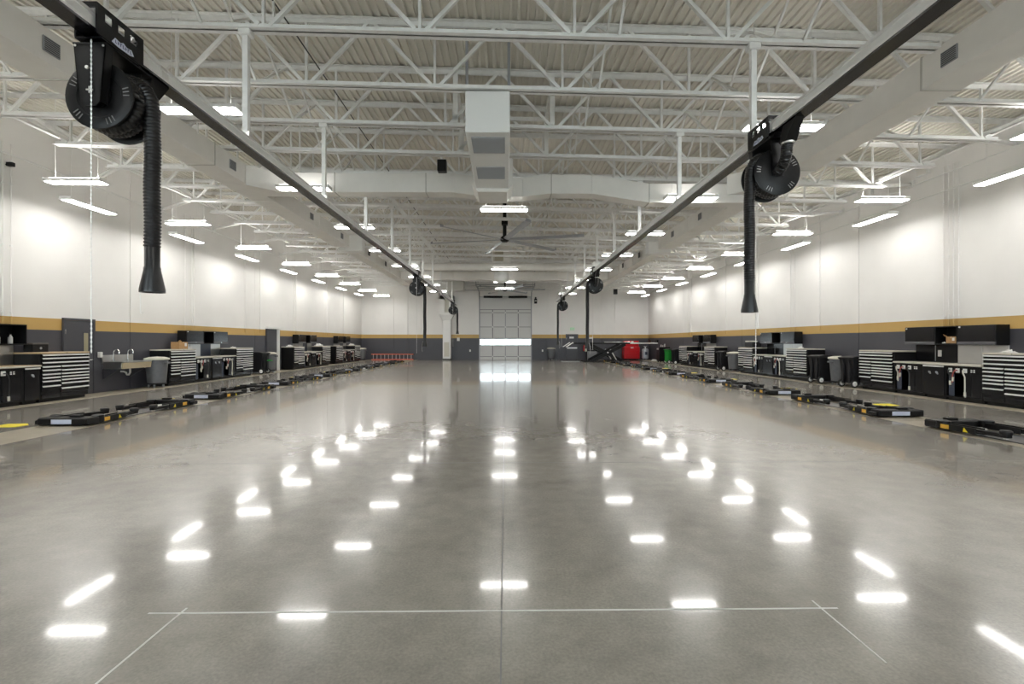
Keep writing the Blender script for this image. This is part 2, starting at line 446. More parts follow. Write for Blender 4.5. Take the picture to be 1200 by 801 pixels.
# ---- trims along the eaves and knee braces
def eave(n_, xw, sx):
    z = roof(xw, DECK) - .02
    m_ = MB().box(*sorted((xw - sx * .005, xw - sx * .11)), YB, YF, z - .012, z).box(*sorted((xw - sx * .005, xw - sx * .02)), YB, YF, z - .13, z)
    struct('trim_%d' % n_, m_, M_STEEL)
    xl = LOW[0] - .2 if sx < 0 else LOW[-1] + .2
    zl = roof(xl, CHORD) + .13
    struct('trim_%d' % (n_ + 2), MB().box(xl - .045, xl + .045, YB, YF, zl, zl + .012).box(xl - .045, xl - .033, YB, YF, zl, zl + .08), M_STEEL)
eave(1, XL, -1); eave(2, XR, 1)
for sx, xw, nm in ((-1, XL, 'sink wall'), (1, XR, 'wall opposite the sinks')):
    xl = LOW[0] - .1 if sx < 0 else LOW[-1] + .1
    zl = roof(xl, CHORD) + .02
    bm_ = MB().bar((0, 0, 0), (xw - xl - sx * .045, 1.45, 4.76 + CAM_H - zl), .075, .075).mesh('strut', M_STEEL)
    pm_ = MB().cbox(*sorted((xw - xl - sx * .002, xw - xl - sx * .03)), 1.33, 1.57, 4.66 + CAM_H - zl, 4.86 + CAM_H - zl).mesh('wall_plate', M_STEEL)
    for i in range(7, 28, 2):
        k = thing('knee_brace', 'off-white square steel strut bracing joist ends to the ' + nm, 'brace', (xl, JOIST_Y[i - 0], zl), 0, 'knee braces on the ' + nm)
        link('strut', bm_, k); link('wall_plate', pm_, k)

# ---- doors in the walls
def hinged_door(n_, x, yc, w, h, rz, lite=True, sign=False, bar_=False):
    d = link('door_%d' % n_, MB().cbox(-w / 2, w / 2, -.045, -.005, .01, h, .004).mesh('door_leaf', M_SLATE), None, (x, yc, 0), rz); d['kind'] = 'structure'
    fr = MB().cbox(-w / 2 - .06, -w / 2 - .004, -.06, 0, 0, h + .06, .004).cbox(w / 2 + .004, w / 2 + .06, -.06, 0, 0, h + .06, .004).cbox(-w / 2 - .06, w / 2 + .06, -.0605, 0, h + .005, h + .06, .004)
    part('door_frame', fr, M_SLATE, d)
    if lite:
        part('glass_lite', MB().cbox(w * .14, w * .30, -.05, -.044, 1.02, 1.78, .002), mat('wired_glass', (0.36, 0.33, 0.22), 0.2), d)
        part('lite_frame', MB().box(w * .12, w * .14, -.052, -.044, 1.0, 1.80).box(w * .30, w * .32, -.052, -.044, 1.0, 1.80).box(w * .12, w * .32, -.052, -.044, 1.78, 1.80).box(w * .12, w * .32, -.052, -.044, 1.0, 1.02), M_SLATE, d)
    hd = MB().cyl((w / 2 - .08, -.045, 1.0), (w / 2 - .08, -.10, 1.0), .012).cyl((w / 2 - .08, -.10, 1.0), (w / 2 - .20, -.10, 1.0), .011)
    if not bar_: part('lever_handle', hd, M_CHROME, d, 40)
    else: part('push_bar', MB().cbox(-w / 2 + .06, w / 2 - .04, -.10, -.045, .96, 1.06, .008), M_ALU, d)
    part('hinge', MB().box(-w / 2 - .006, -w / 2 + .012, -.055, -.045, 1.75, 1.87).box(-w / 2 - .006, -w / 2 + .012, -.055, -.045, .3, .42), M_CHROME, d)
    if sign: part('door_notice', MB().box(-.22, .16, -.05, -.044, 1.82, 1.98), M_PAPER, d)
    return d
hinged_door(1, XL, 14.25, 0.93, 2.13, PI / 2)
hinged_door(2, 5.72, YF, 0.95, 2.13, 0, lite=False, sign=True, bar_=True)
# the doorway with a white reveal in the sink wall
d = link('door_3', MB().box(-.62, .50, -.02, -.004, .01, 2.2).mesh('door_leaf', mat('doorway_slate', (0.05, 0.05, 0.058), 0.4)), None, (XL, 25.95, 0), PI / 2); d['kind'] = 'structure'
part('white_jamb', MB().cbox(.50, .60, -.14, 0, 0, 2.32, .006), M_WHITE, d)
part('white_head', MB().cbox(-.70, .80, -.14, 0, 2.2, 2.32, .006), M_WHITE, d)
part('dark_jamb', MB().cbox(-.70, -.62, -.10, 0, 0, 2.2, .006), M_SLATE, d)
part('dark_jamb', MB().cbox(.60, .80, -.06, 0, 0, 2.2, .006), M_SLATE, d)

# ---- overhead door
od = link('door_4', None, None, (0.02, YF, 0)); od['kind'] = 'structure'
HW = 2.19
secs = [(0.0, .27, 0), (.28, 1.22, 0), (1.23, 1.80, 1), (1.81, 2.80, 0), (2.81, 4.02, 0), (4.03, 4.28, 0), (4.29, 5.42, 0)]
for z0, z1, win in secs:
    if not win:
        s_ = part('door_section', MB().cbox(-HW, HW, .03, .08, z0, z1, .01), M_DOORP, od)
    else:
        fr = MB().box(-HW, HW, .03, .08, z0, z0 + .05).box(-HW, HW, .03, .08, z1 - .05, z1)
        for k in range(5):
            xx = -HW + 2 * HW * k / 4
            fr.box(max(-HW, xx - .04), min(HW, xx + .04), .03, .08, z0 + .05, z1 - .05)
        s_ = part('door_section', fr, M_DOORP, od)
        for k in range(4):
            xa = -HW + 2 * HW * k / 4 + .04; xb = -HW + 2 * HW * (k + 1) / 4 - .04
            part('pane', MB().box(xa, xb, .05, .058, z0 + .05, z1 - .05), M_GLASS, s_)
for z in (.275, 1.225, 1.805, 2.805, 4.025, 4.285):
    part('section_joint', MB().box(-HW + .02, HW - .02, .020, .034, z - .022, z + .022), M_DOORG, od)
for k in range(1, 4):
    xx = -HW + 2 * HW * k / 4
    part('stile', MB().box(xx - .035, xx + .035, .008, .03, 0, 4.28), M_DOORG if k != 2 else M_GRILLE, od)
    for z in (.27, 1.22, 1.80, 2.80, 4.02): part('hinge_plate', MB().cbox(xx - .05, xx + .05, .004, .03, z - .05, z + .06, .004), M_ALU, od)
for sx in (-1, 1):
    part('vertical_track', MB().box(sx * 2.21 - .045, sx * 2.21 + .045, -.08, -.004, 0, 5.3), M_GRILLE, od)
    pts = [(sx * 2.21, -.04, 5.3)] + [(sx * 2.21, -.04 - .45 * math.sin(a), 5.3 + .45 * (1 - math.cos(a))) for a in [PI / 2 * t / 6 for t in range(1, 7)]] + [(sx * 2.21, -5.2, 5.78)]
    part('horizontal_track', MB().tube(pts, .04, 6), M_GRILLE, od)
    part('track_hanger', MB().bar((sx * 2.21, -5.1, 5.78), (sx * 2.21, -5.1, 7.0), .05, .05).bar((sx * 2.21, -2.6, 5.77), (sx * 2.21, -2.6, 7.0), .05, .05), M_GRILLE, od)
    sp = []
    for t in range(0, 161):
        a = t * 1.25; sp.append((sx * (0.28 + 1.55 * t / 160), -.16 + .085 * math.cos(a), 5.36 + .085 * math.sin(a)))
    part('torsion_spring', MB().cyl((sx * .26, -.16, 5.36), (sx * 1.86, -.16, 5.36), .085, n=12).tube(sp, .02, 5), M_BLACK, od, 40)
part('spring_shaft', MB().cyl((-2.25, -.16, 5.36), (2.25, -.16, 5.36), .018), M_GRILLE, od)
for k in range(4): part('rear_rail', MB().bar((-2.21, -1.4 - 1.25 * k, 5.82), (2.21, -1.4 - 1.25 * k, 5.82), .06, .05), M_GRILLE, od)
part('threshold', MB().box(-HW, HW, -.3, .3, -.01, .006), mat('door_sill', (.5, .5, .47), .5), od)
# concrete apron outside
ap = struct('trim_5', MB().box(-12, 12, YF + .3, YF + 25, -.25, -.02), mat('apron_concrete', (0.62, 0.60, 0.56), 0.8, var=.05))

# ================================================================== CEILING SERVICES
# ---- ducts
def duct_run(name, label, segs, extra=None, group=None):
    t = thing(name, label, 'duct', (0, 0, 0), 0, group)
    for (x0, x1, y0, y1, z0, z1) in segs: part('duct_section', MB().cbox(x0, x1, y0, y1, z0, z1, .012), M_DUCT, t)
    return t
ZD0, ZD1 = CAM_H + 3.87, CAM_H + 4.36
for sx, nm in ((-1, 'sink wall'), (1, 'wall opposite the sinks')):
    xa, xb = (-7.0, -6.4) if sx < 0 else (6.35, 6.95)
    dz = .03 if sx < 0 else -.03
    ys = [-3.0, .5, 4.0, 7.4, 10.9, 13.7, 17.0, 20.2]
    t = thing('supply_duct', 'long rectangular cream supply duct running lengthwise on the side of the ' + nm, 'duct', (0, 0, dz))
    for a, b in zip(ys[:-1], ys[1:]):
        part('duct_section', MB().cbox(xa, xb, a + .004, b - .004, ZD0, ZD1, .01), M_DUCT, t)
        part('duct_flange', MB().cbox(xa - .012, xb + .012, b - .014, b + .014, ZD0 - .012, ZD1 + .012, .004), M_DUCTJ if b < 13 else M_DUCT, t)
    xi = xb if sx < 0 else xa
    for gy in (2.7, 7.0, 11.6, 16.3, 19.3) if sx < 0 else (2.7, 6.92, 11.4, 15.9, 18.5):
        g = part('side_grille', MB().cbox(*sorted((xi - sx * .002, xi - sx * .022)), gy - .13, gy + .13, ZD0 + .14, ZD1 - .14, .004), M_GRILLE, t)
        lv = MB()
        for q in range(7): lv.box(*sorted((xi - sx * .022, xi - sx * .027)), gy - .115, gy + .115, ZD0 + .152 + q * .028, ZD0 + .166 + q * .028)
        part('louvre_slats', lv, M_DARKGR, g)
    for gy in (1.0, 5.6, 10.3, 14.8, 19.0):
        part('hanger_strap', MB().box(xi - .012, xi + .012, gy - .02, gy + .02, ZD1 - .05, roof(xi, DECK) - dz - .02), M_STEEL, t)
    t2 = thing('supply_duct', 'smaller supply duct beyond the first one, towards the ' + nm, 'duct', (0, 0, dz))
    ya = [21.6, 24.5, 27.5, 30.2, 34.0]
    for a, b in zip(ya[:-1], ya[1:]):
        part('duct_section', MB().cbox(xa + .05, xb - .05, a + .004, b - .004, ZD0, ZD1 - .02, .01), M_DUCT, t2)
        part('duct_flange', MB().cbox(xa + .03, xb - .03, b - .014, b + .014, ZD0 - .012, ZD1, .004), M_DUCT, t2)
    part('end_box', MB().cbox(xa - .15, xb + .25, 21.2, 21.6, ZD0 + .02, ZD1 + .35, .01), M_WHITE, t2)
    for gy in (23.0, 26.2): part('side_grille', MB().cbox(*sorted((xi - sx * .04, xi - sx * .062)), gy - .15, gy + .15, ZD0 + .13, ZD1 - .12, .004), M_DARKGR, t2)
    for gy in (22.5, 28.0, 33.0): part('hanger_strap', MB().box(xi - .012, xi + .012, gy - .02, gy + .02, ZD1 - .05, roof(xi, DECK) - dz - .02), M_STEEL, t2)

# near crossing duct with angled elbows
cd = thing('cross_duct', 'rectangular cream duct crossing the hall just beyond the hanging return duct', 'duct')
Y0, Y1 = 12.72, 13.15
def cseg(xa, za, xb, zb_, name='duct_section'):
    vs = []
    for xx, zz in ((xa, za), (xb, zb_)):
        vs += [(xx, Y0, ZD0 + zz), (xx, Y1, ZD0 + zz), (xx, Y1, ZD1 + zz), (xx, Y0, ZD1 + zz)]
    part(name, MB().add(vs, [(0, 1, 2, 3), (7, 6, 5, 4), (0, 4, 5, 1), (1, 5, 6, 2), (2, 6, 7, 3), (3, 7, 4, 0)]), M_DUCT, cd)
for a, b in ((-6.39, -4.4), (-4.395, -2.05), (-2.045, -1.35)): cseg(a, 0, b, 0)
cseg(-1.345, 0, -.55, -.10); cseg(-.545, -.10, .45, -.10); cseg(.455, -.10, 1.2, -.02)
cseg(1.205, -.02, 2.25, -.02); cseg(2.255, -.02, 3.75, -.24); cseg(3.755, -.24, 6.34, -.24)
for x, zz in ((-4.4, 0), (-2.05, 0), (1.2, -.02), (3.75, -.24)):
    part('duct_flange', MB().cbox(x - .012, x + .012, Y0 - .012, Y1 + .012, ZD0 + zz - .012, ZD1 + zz + .012, .004), M_DUCTJ, cd)
for sx in (-1, 1):                                                     # mitred corner gussets
    x = -6.39 if sx < 0 else 6.34
    part('corner_gusset', MB().prism([(x, Y0 - .55), (x - sx * .55, Y0), (x, Y0)], ZD0 + (.0 if sx < 0 else -.03), ZD1 - .01, 'xy'), M_DUCT, cd)
for x in (-5.4, -3.2, 2.9, 5.2): part('hanger_strap', MB().box(x - .02, x + .02, Y0 + .25, Y0 + .28, ZD1 - .05, roof(x, DECK) - .02), M_STEEL, cd)

# hanging return duct in the middle with two grilles in its underside
rd = thing('return_duct', 'white boxed return duct with two grilles in its underside hung mid-hall', 'duct')
xa, xb = -0.70, 0.085; z0, z1 = CAM_H + 3.67, CAM_H + 4.40
part('duct_body', MB().cbox(xa, xb, 8.60, 11.75, z0, z1, .012), M_WHITE, rd)
for gy in (9.15, 10.65):
    g = part('return_grille', MB().cbox(xa + .09, xb - .09, gy - .36, gy + .36, z0 - .02, z0 - .001, .004), M_GRILLE, rd)
    lv = MB()
    for q in range(16): lv.box(xa + .11, xb - .11, gy - .33 + q * .043, gy - .315 + q * .043, z0 - .024, z0 - .019)
    part('grille_bars', lv, M_GRILLE, g)
part('rear_boot', MB().prism([(xa - .10, z0 + .12), (xa + .04, z0 - .08), (xb - .04, z0 - .08), (xb + .10, z0 + .12), (xb + .10, z1), (xa - .10, z1)], 11.75, 12.70, 'xz'), M_DUCT, rd)
for x in (xa + .02, xb - .02):
    part('hanger_strap', MB().box(x - .025, x + .025, 8.72, 8.725, z1 - .02, roof(x, DECK) - .02), M_GRILLE, rd)
    part('hanger_strap', MB().box(x - .025, x + .025, 11.0, 11.005, z1 - .02, roof(x, DECK) - .02), M_GRILLE, rd)
zbf = lambda x: roof(x, CHORD) + .10
ztf = lambda x: roof(x, DECK) - .10
rs = thing('roof_unit_frame', 'white steel frame standing between the joist chords above the return duct', 'frame')
for x in (-1.03, .98):
    for y in (10.188, 11.712): part('frame_post', MB().cbox(x - .05, x + .05, y - .03, y + .03, zbf(x), ztf(x), .005), M_STEEL, rs)
    part('frame_rail', MB().cbox(x - .04, x + .04, 10.22, 11.68, ztf(x) - .25, ztf(x) - .16, .005), M_STEEL, rs)
for y in (10.24, 11.66): part('frame_rail', MB().cbox(-.98, .93, y - .03, y + .03, ztf(0) - .27, ztf(0) - .18, .005), M_STEEL, rs)

# far services: vertical drop, round pipe, second crossing duct, boxes
vd = thing('drop_duct', 'square duct dropping from the roof behind the first fan with a drum diffuser below', 'duct')
part('drop', MB().cbox(-.72, .28, 26.4, 27.3, CAM_H + 4.12, roof(0, DECK) - .01, .012), M_DUCT, vd)
part('louvre', MB().box(-.62, -.10, 26.37, 26.40, CAM_H + 4.35, CAM_H + 5.0), mat('louvre_tan', (.42, .38, .29), .5), vd)
part('drum_diffuser', MB().lathe([(.0, CAM_H + 3.25), (.30, CAM_H + 3.28), (.42, CAM_H + 3.45), (.42, CAM_H + 3.7), (.36, CAM_H + 3.78), (.30, CAM_H + 4.12)], 20, 'z', (-.2, 26.85, 0)), M_WHITE, vd, 40)
rp = thing('round_duct', 'round cream duct crossing the hall with square end boxes near the overhead door', 'duct')
part('pipe', MB().cyl((-4.45, 26.0, CAM_H + 3.97), (4.6, 26.0, CAM_H + 3.97), .20, n=20), M_DUCT, rp, 50)
part('end_box', MB().cbox(-4.95, -4.45, 25.7, 26.3, CAM_H + 3.7, CAM_H + 4.22, .01), M_WHITE, rp)
part('end_box', MB().cbox(4.6, 5.1, 25.7, 26.3, CAM_H + 3.7, CAM_H + 4.22, .01), M_WHITE, rp)
for x in (-3.9, -1.6, 1.5, 3.9): part('hanger_rod', MB().cyl((x, 26.0, CAM_H + 4.15), (x, 26.0, roof(x, DECK) - .01), .014, n=6), M_STEEL, rp)
c2 = thing('cross_duct', 'second rectangular crossing duct in front of the overhead door tracks', 'duct')
for a, b in ((-6.43, -3.2), (-3.195, 0), (.005, 3.2), (3.205, 6.38)): part('duct_section', MB().cbox(a, b, 30.3, 30.9, CAM_H + 3.84, CAM_H + 4.34, .012), M_DUCT, c2)
for x in (-4.8, -1.6, 1.6, 4.8): part('hanger_strap', MB().box(x - .02, x + .02, 30.58, 30.6, CAM_H + 4.3, roof(x, DECK) - .02), M_STEEL, c2)
ub = thing('heater_box', 'grey sheet-metal heater cabinet hung above the white floor column', 'heater')
part('cabinet', MB().cbox(-4.40, -3.1, 36.6, 37.6, CAM_H + 3.85, CAM_H + 4.75, .015), mat('heater_grey', (.58, .57, .53), .45), ub)
part('hanger_rod', MB().cyl((-4.3, 37, CAM_H + 4.7), (-4.3, 37, roof(-4, DECK) - .01), .014, n=6).cyl((-3.2, 37, CAM_H + 4.7), (-3.2, 37, roof(-3, DECK) - .01), .014, n=6), M_STEEL, ub)

# white column with flared head at the far wall
wc = thing('air_column', 'white square floor column with flared head against the far wall', 'column', (-4.9, 41.5, 0))
part('shaft', MB().cbox(-.33, .33, -.33, .33, .12, 3.35, .02), M_WHITE, wc)
part('plinth', MB().cbox(-.36, .36, -.36, .36, 0, .12, .01), M_DARKGR, wc)
part('recessed_panel', MB().cbox(-.22, .22, -.345, -.33, .3, 1.5, .01), M_RIM, wc)
hd = MB(); r0, r1 = .33, .56
hd.add([(-r0, -r0, 3.35), (r0, -r0, 3.35), (r0, r0, 3.35), (-r0, r0, 3.35), (-r1, -.48, 3.75), (r1, -.48, 3.75), (r1, .48, 3.75), (-r1, .48, 3.75)], [(3, 2, 1, 0), (4, 5, 6, 7), (0, 1, 5, 4), (1, 2, 6, 5), (2, 3, 7, 6), (3, 0, 4, 7)])
part('flared_head', hd, M_WHITE, wc)
part('cornice', MB().cbox(-.60, .60, -.5, .48, 3.75, 4.0, .02), M_WHITE, wc)
part('upper_frame', MB().box(-.58, -.18, -.4, .45, 4.0, 5.4).box(.20, .58, -.4, .45, 4.0, 5.4).box(-.58, .58, -.4, .45, 5.1, 5.4), M_WHITE, wc)
part('inset', MB().box(-.18, .20, -.2, .45, 4.0, 5.1), M_RIM, wc)

# ---- exhaust rails
def rail(x, y0, y1, label):
    t = thing('exhaust_rail', label, 'rail', (x, y0, 0))
    L = y1 - y0; zb_ = CAM_H + 2.785
    part('rubber_seal', MB().prism([(-.085, zb_ - .006), (.085, zb_ - .006), (.09, zb_ + .012), (-.09, zb_ + .012)], 0, L, 'xz'), M_GLOSSBLK, t)
    sec = [(-.092, zb_ + .012), (.092, zb_ + .012), (.102, zb_ + .03), (.102, zb_ + .09), (.082, zb_ + .10), (.082, zb_ + .112), (.094, zb_ + .118), (.090, zb_ + .15), (.06, zb_ + .17), (-.06, zb_ + .17), (-.090, zb_ + .15), (-.094, zb_ + .118), (-.082, zb_ + .112), (-.082, zb_ + .10), (-.102, zb_ + .09), (-.102, zb_ + .03)]
    part('extrusion', MB().prism(sec, 0, L, 'xz'), mat('rail_aluminium', (.90, .90, .89), .30, .45), t)
    part('end_cap', MB().prism([(a * 1.05, b) for a, b in sec], L, L + .02, 'xz'), M_ALU, t)
    for k in range(1, 8):
        yy = k * 4.9 - y0 + .4
        if 0 < yy < L: part('joint_sleeve', MB().prism([(a * 1.03, b) for a, b in sec[2:-2]], yy - .05, yy + .05, 'xz'), M_ALU, t)
    return t
XRL, XRR = -3.74, 3.63
rail(XRL, 0.9, 37.3, 'silver exhaust rail with black seal on the side of the wash sink')
rail(XRR, 0.9, 34.2, 'silver exhaust rail with black seal on the side opposite the wash sink')
for x, nm, ymax in ((XRL, 'rail on the sink side', 37), (XRR, 'rail opposite the sink side', 34)):
    z0 = CAM_H + 2.966; z1 = roof(x, CHORD) + .005
    me1 = MB().cbox(-.04, .04, -.04, .04, z0, z1, .004).mesh('post', M_STEEL)
    me2 = MB().cbox(-.085, .085, -.075, .075, z1 - .09, z1 - .002, .01).mesh('clamp_head', M_STEEL)
    me3 = MB().box(-.07, .07, -.05, .05, z0 - .01, z0 + .06).mesh('foot_clamp', M_ALU)
    for i in range(5, 30, 2):
        if JOIST_Y[i] > ymax: break
        t = thing('rail_post', nth((i - 5) // 2) + ' white post counted towards the overhead door, holding the exhaust ' + nm, 'post', (x, JOIST_Y[i], 0), 0, 'posts of the exhaust ' + nm)
        link('post', me1, t); link('clamp_head', me2, t); link('foot_clamp', me3, t)

# ---- hose reels
HOSE_ME = {}
def ribbed(path, r, pitch=.03, n=10):
    """resample a path and give it corrugations"""
    P = [Vector(p) for p in path]; out = []; d = 0.0; rs = []
    L = [0]
    for a, b in zip(P[:-1], P[1:]): L.append(L[-1] + (b - a).length)
    m = int(L[-1] / (pitch / 4)); j = 0
    for i in range(m + 1):
        s_ = L[-1] * i / m
        while j < len(L) - 2 and L[j + 1] < s_: j += 1
        t = (s_ - L[j]) / max(1e-9, L[j + 1] - L[j]); out.append(P[j].lerp(P[j + 1], t))
        rs.append(r * (1.0, 1.0, .88, .88)[i % 4])
    return MB().tube(out, rs, n)
def disc(y):
    m_ = MB().lathe([(.05, y - .008), (.20, y - .008), (.205, y - .014), (.298, y - .014), (.31, y - .008), (.31, y + .008), (.298, y + .014), (.05, y + .014)], 36, 'y'); return m_
REEL = {}
REEL['disc_front'] = disc(-.175).mesh('drum_disc', M_BLACK, 30)
REEL['disc_back'] = disc(.175).mesh('drum_disc', M_BLACK, 30)
sl = MB()
for side in (-1, 1):
    for k in range(5):
        for q in (-1, 0, 1):
            a = 2 * PI * (k + .1) / 5 + q * .13; c_, s_ = math.cos(a), math.sin(a); yy = side * .191
            sl.bar((.225 * c_, yy, .225 * s_), (.28 * c_, yy, .28 * s_), .004, .008)
REEL['slots'] = sl.mesh('disc_slots', mat('slot_painted_light', (.32, .32, .32), .3, .7))  # pale bars stand for light showing through cutouts in the discs
REEL['core'] = MB().lathe([(.165, -.17), (.165, .17)], 24, 'y').mesh('drum_core', M_BLACK, 40)
REEL['hub'] = MB().lathe([(.02, -.26), (.075, -.26), (.085, -.25), (.085, -.21), (.12, -.205), (.12, -.185), (.02, -.185)], 24, 'y').mesh('hub', M_GLOSSBLK, 30)
pts = [(.235 * math.cos(a), -.095 + .19 * a / (2 * PI * 2.5), .235 * math.sin(a)) for a in [2 * PI * t / 40 for t in range(0, 101)]]
REEL['coil'] = ribbed(pts, .068, .034).mesh('hose_coil', M_RUBBER, 50)
br_ = MB().prism([(-.145, .41), (.145, .41), (.095, -.10), (.055, -.14), (-.055, -.14), (-.095, -.10)], -.285, -.275, 'xz')
br_.prism([(-.145, .41), (-.135, .41), (-.087, -.10), (-.095, -.10)], -.285, -.20, 'xz').prism([(.135, .41), (.145, .41), (.095, -.10), (.087, -.10)], -.285, -.20, 'xz')
br_.box(-.15, .15, -.29, .30, .41, .425)
REEL['bracket'] = br_.mesh('front_bracket', M_BLACK)
REEL['bolts'] = MB().cyl((-.02, -.285, .2), (-.02, -.297, .2), .016).box(-.03, .03, -.292, -.285, -.006, .006).box(-.006, .006, -.292, -.285, -.03, .03).cyl((-.125, -.29, .395), (-.125, -.295, .395), .01).cyl((.125, -.29, .395), (.125, -.295, .395), .01).mesh('bolts', M_ALU)
REEL['neck'] = MB().prism([(-.10, .425), (.10, .425), (.06, .515), (-.06, .515)], -.22, .25, 'xz').mesh('neck', M_BLACK)
tr = MB()                                              # side plate with three windows, on the room side of the rail
xs = .112; x2 = .126; za, zb2, zc, zd = .47, .62, .70, .745
tr.box(xs, x2, -.36, .20, za, zb2).box(xs, x2, -.36, .20, zc, zd)
for (a, b) in ((-.36, -.27), (-.18, -.12), (-.03, .03), (.12, .20)): tr.box(xs, x2, a, b, zb2, zc)
tr.box(-.126, -.112, -.30, .15, .47, .70)
tr.box(-.122, .122, -.36, -.345, .70, .745).box(-.122, .122, .185, .20, .70, .745)
tr.box(-.122, .122, -.30, .15, .455, .47)
REEL['trolley'] = tr.mesh('trolley', M_GLOSSBLK)
whl = MB()
for yy in (-.30, .14):
    whl.cyl((-.10, yy, .725), (.10, yy, .725), .035, n=14)
REEL['wheels'] = whl.mesh('trolley_wheels', M_CHROME, 40)
dc = MB().prism([(-.20, .49), (-.16, .545), (-.10, .535), (-.06, .555), (-.02, .535), (.04, .545), (.07, .50), (.02, .485), (-.12, .48)], x2 + .001, x2 + .003, 'yz')
REEL['decal'] = dc.mesh('maker_decal', mat('decal_ground', (.62, .66, .78), .4))
ds = MB()
for k in range(7):
    yy = -.16 + k * .03; ds.box(x2 + .003, x2 + .004, yy, yy + .008, .50, .53); ds.box(x2 + .003, x2 + .004, yy, yy + .02, .50 + .012 * (k % 3), .507 + .012 * (k % 3))
REEL['decal_script'] = ds.mesh('decal_script', mat('decal_ink', (.05, .06, .16), .4))
REEL['elbow'] = ribbed([(0, .19, 0)] + [(0, .19 + .22 * math.sin(a), .22 - .22 * math.cos(a)) for a in [PI / 2 * t / 8 for t in range(1, 9)]] + [(0, .43, .30)], .07, .026, 12).mesh('elbow_hose', M_RUBBER, 50)
fn = MB(); fn.add([(-.075, .36, .29), (.075, .36, .29), (.075, .50, .29), (-.075, .50, .29), (-.05, .42, .55), (.05, .42, .55), (.05, .72, .55), (-.05, .72, .55)], [(3, 2, 1, 0), (4, 5, 6, 7), (0, 1, 5, 4), (1, 2, 6, 5), (2, 3, 7, 6), (3, 0, 4, 7)])
REEL['funnel'] = fn.mesh('funnel', M_BLACK)
REEL['elbow_clamp'] = MB().lathe([(.073, .27), (.079, .272), (.079, .292), (.073, .294)], 20, 'z', (0, .43, 0)).mesh('hose_clamp', M_ALU, 40)
bp_ = MB().prism([(-.10, .41), (.10, .41), (.07, -.06), (-.07, -.06)], .205, .215, 'xz')
REEL['back_bracket'] = bp_.mesh('back_bracket', M_BLACK)
def reel(x, y, rz, hose_end, chain_end, label):
    """hose_end, chain_end: heights of the nozzle's mouth and of the pull chain's end above the floor"""
    H = CAM_H + 2.27
    t = thing('hose_reel', label, 'hose reel', (x, y, H), rz)
    d1 = link('drum_disc', REEL['disc_front'], t); d2 = link('drum_disc', REEL['disc_back'], t)
    link('disc_slots', REEL['slots'], d1)
    for nm, key in (('drum_core', 'core'), ('hub', 'hub'), ('hose_coil', 'coil'), ('front_bracket', 'bracket'), ('neck', 'neck'), ('elbow_hose', 'elbow'), ('funnel', 'funnel'), ('back_bracket', 'back_bracket'), ('hose_clamp', 'elbow_clamp')):
        o = link(nm, REEL[key], t)
        if key == 'bracket': link('bolts', REEL['bolts'], o)
    tr_ = link('trolley', REEL['trolley'], t); link('trolley_wheels', REEL['wheels'], tr_)
    dd = link('maker_decal', REEL['decal'], tr_, label='small pale blue cloud-shaped maker decal with dark lettering')
    me = REEL['decal_script'];
    link('decal_script', me, tr_)
    e = hose_end - H
    nz = .43
    top = [(-.02, .04, .235), (.08, .05, .245), (.17, .055, .22), (.245, .06, .16), (.29, .06, .07), (.305, .06, -.05), (.31, .06, -.25)]
    hose = top + [(.312 + .004 * math.sin(q), .06, -.25 + (e + nz + .25) * q / 10) for q in range(1, 11)]
    ho = part('hanging_hose', ribbed(hose, .074, .032), M_RUBBER, t, 50)
    xe, ye = .312, .06
    part('nozzle', MB().lathe([(.058, e + nz + .02), (.066, e + nz), (.066, e + .25), (.072, e + .235), (.072, e + .215), (.108, e + .03), (.108, e), (.09, e), (.05, e + .2)], 24, 'z', (xe, ye, 0)), M_RUBBER, t, 35)
    hk = [(xe - .07, ye, e + .25), (xe - .108, ye, e + .08), (xe - .115, ye, e - .02), (xe - .115, ye, e - .19), (xe - .10, ye, e - .215), (xe - .085, ye, e - .19)]
    part('hook_chain', MB().tube(hk, .004, 5), M_ALU, t)
    # beaded pull chain
    c_ = chain_end - H; pts = []; rs = []
    m = int((.44 - c_) / .02)
    for i in range(m + 1):
        pts.append((.035, -.31, .44 + (c_ - .44) * i / m)); rs.append(.0075 if i % 2 else .0035)
    part('pull_chain', MB().tube(pts, rs, 6), M_ALU, t)
    return t
reel(XRL, 4.755, 0, 2.0, 1.42, 'black hose reel with front bracket and long chain, largest on the sink-side rail')
reel(XRL, 20.9, 0, 1.33, 1.05, 'black hose reel midway along the sink-side rail, hose reaching below the ochre stripe')
reel(XRL, 35.2, 0, 2.1, 1.2, 'small black hose reel at the overhead-door end of the sink-side rail')
reel(XRR, 6.68, PI, 1.92, 1.2, 'black hose reel with ribbed elbow, hose ending above the stripe, on the other rail')
reel(XRR, 19.8, PI, 1.25, 1.2, 'black hose reel midway along the rail opposite the sinks, hose before the scissor rack')
reel(XRR, 30.9, PI, 1.35, 1.2, 'black hose reel at the end of the rail opposite the sinks, beside the exit door')

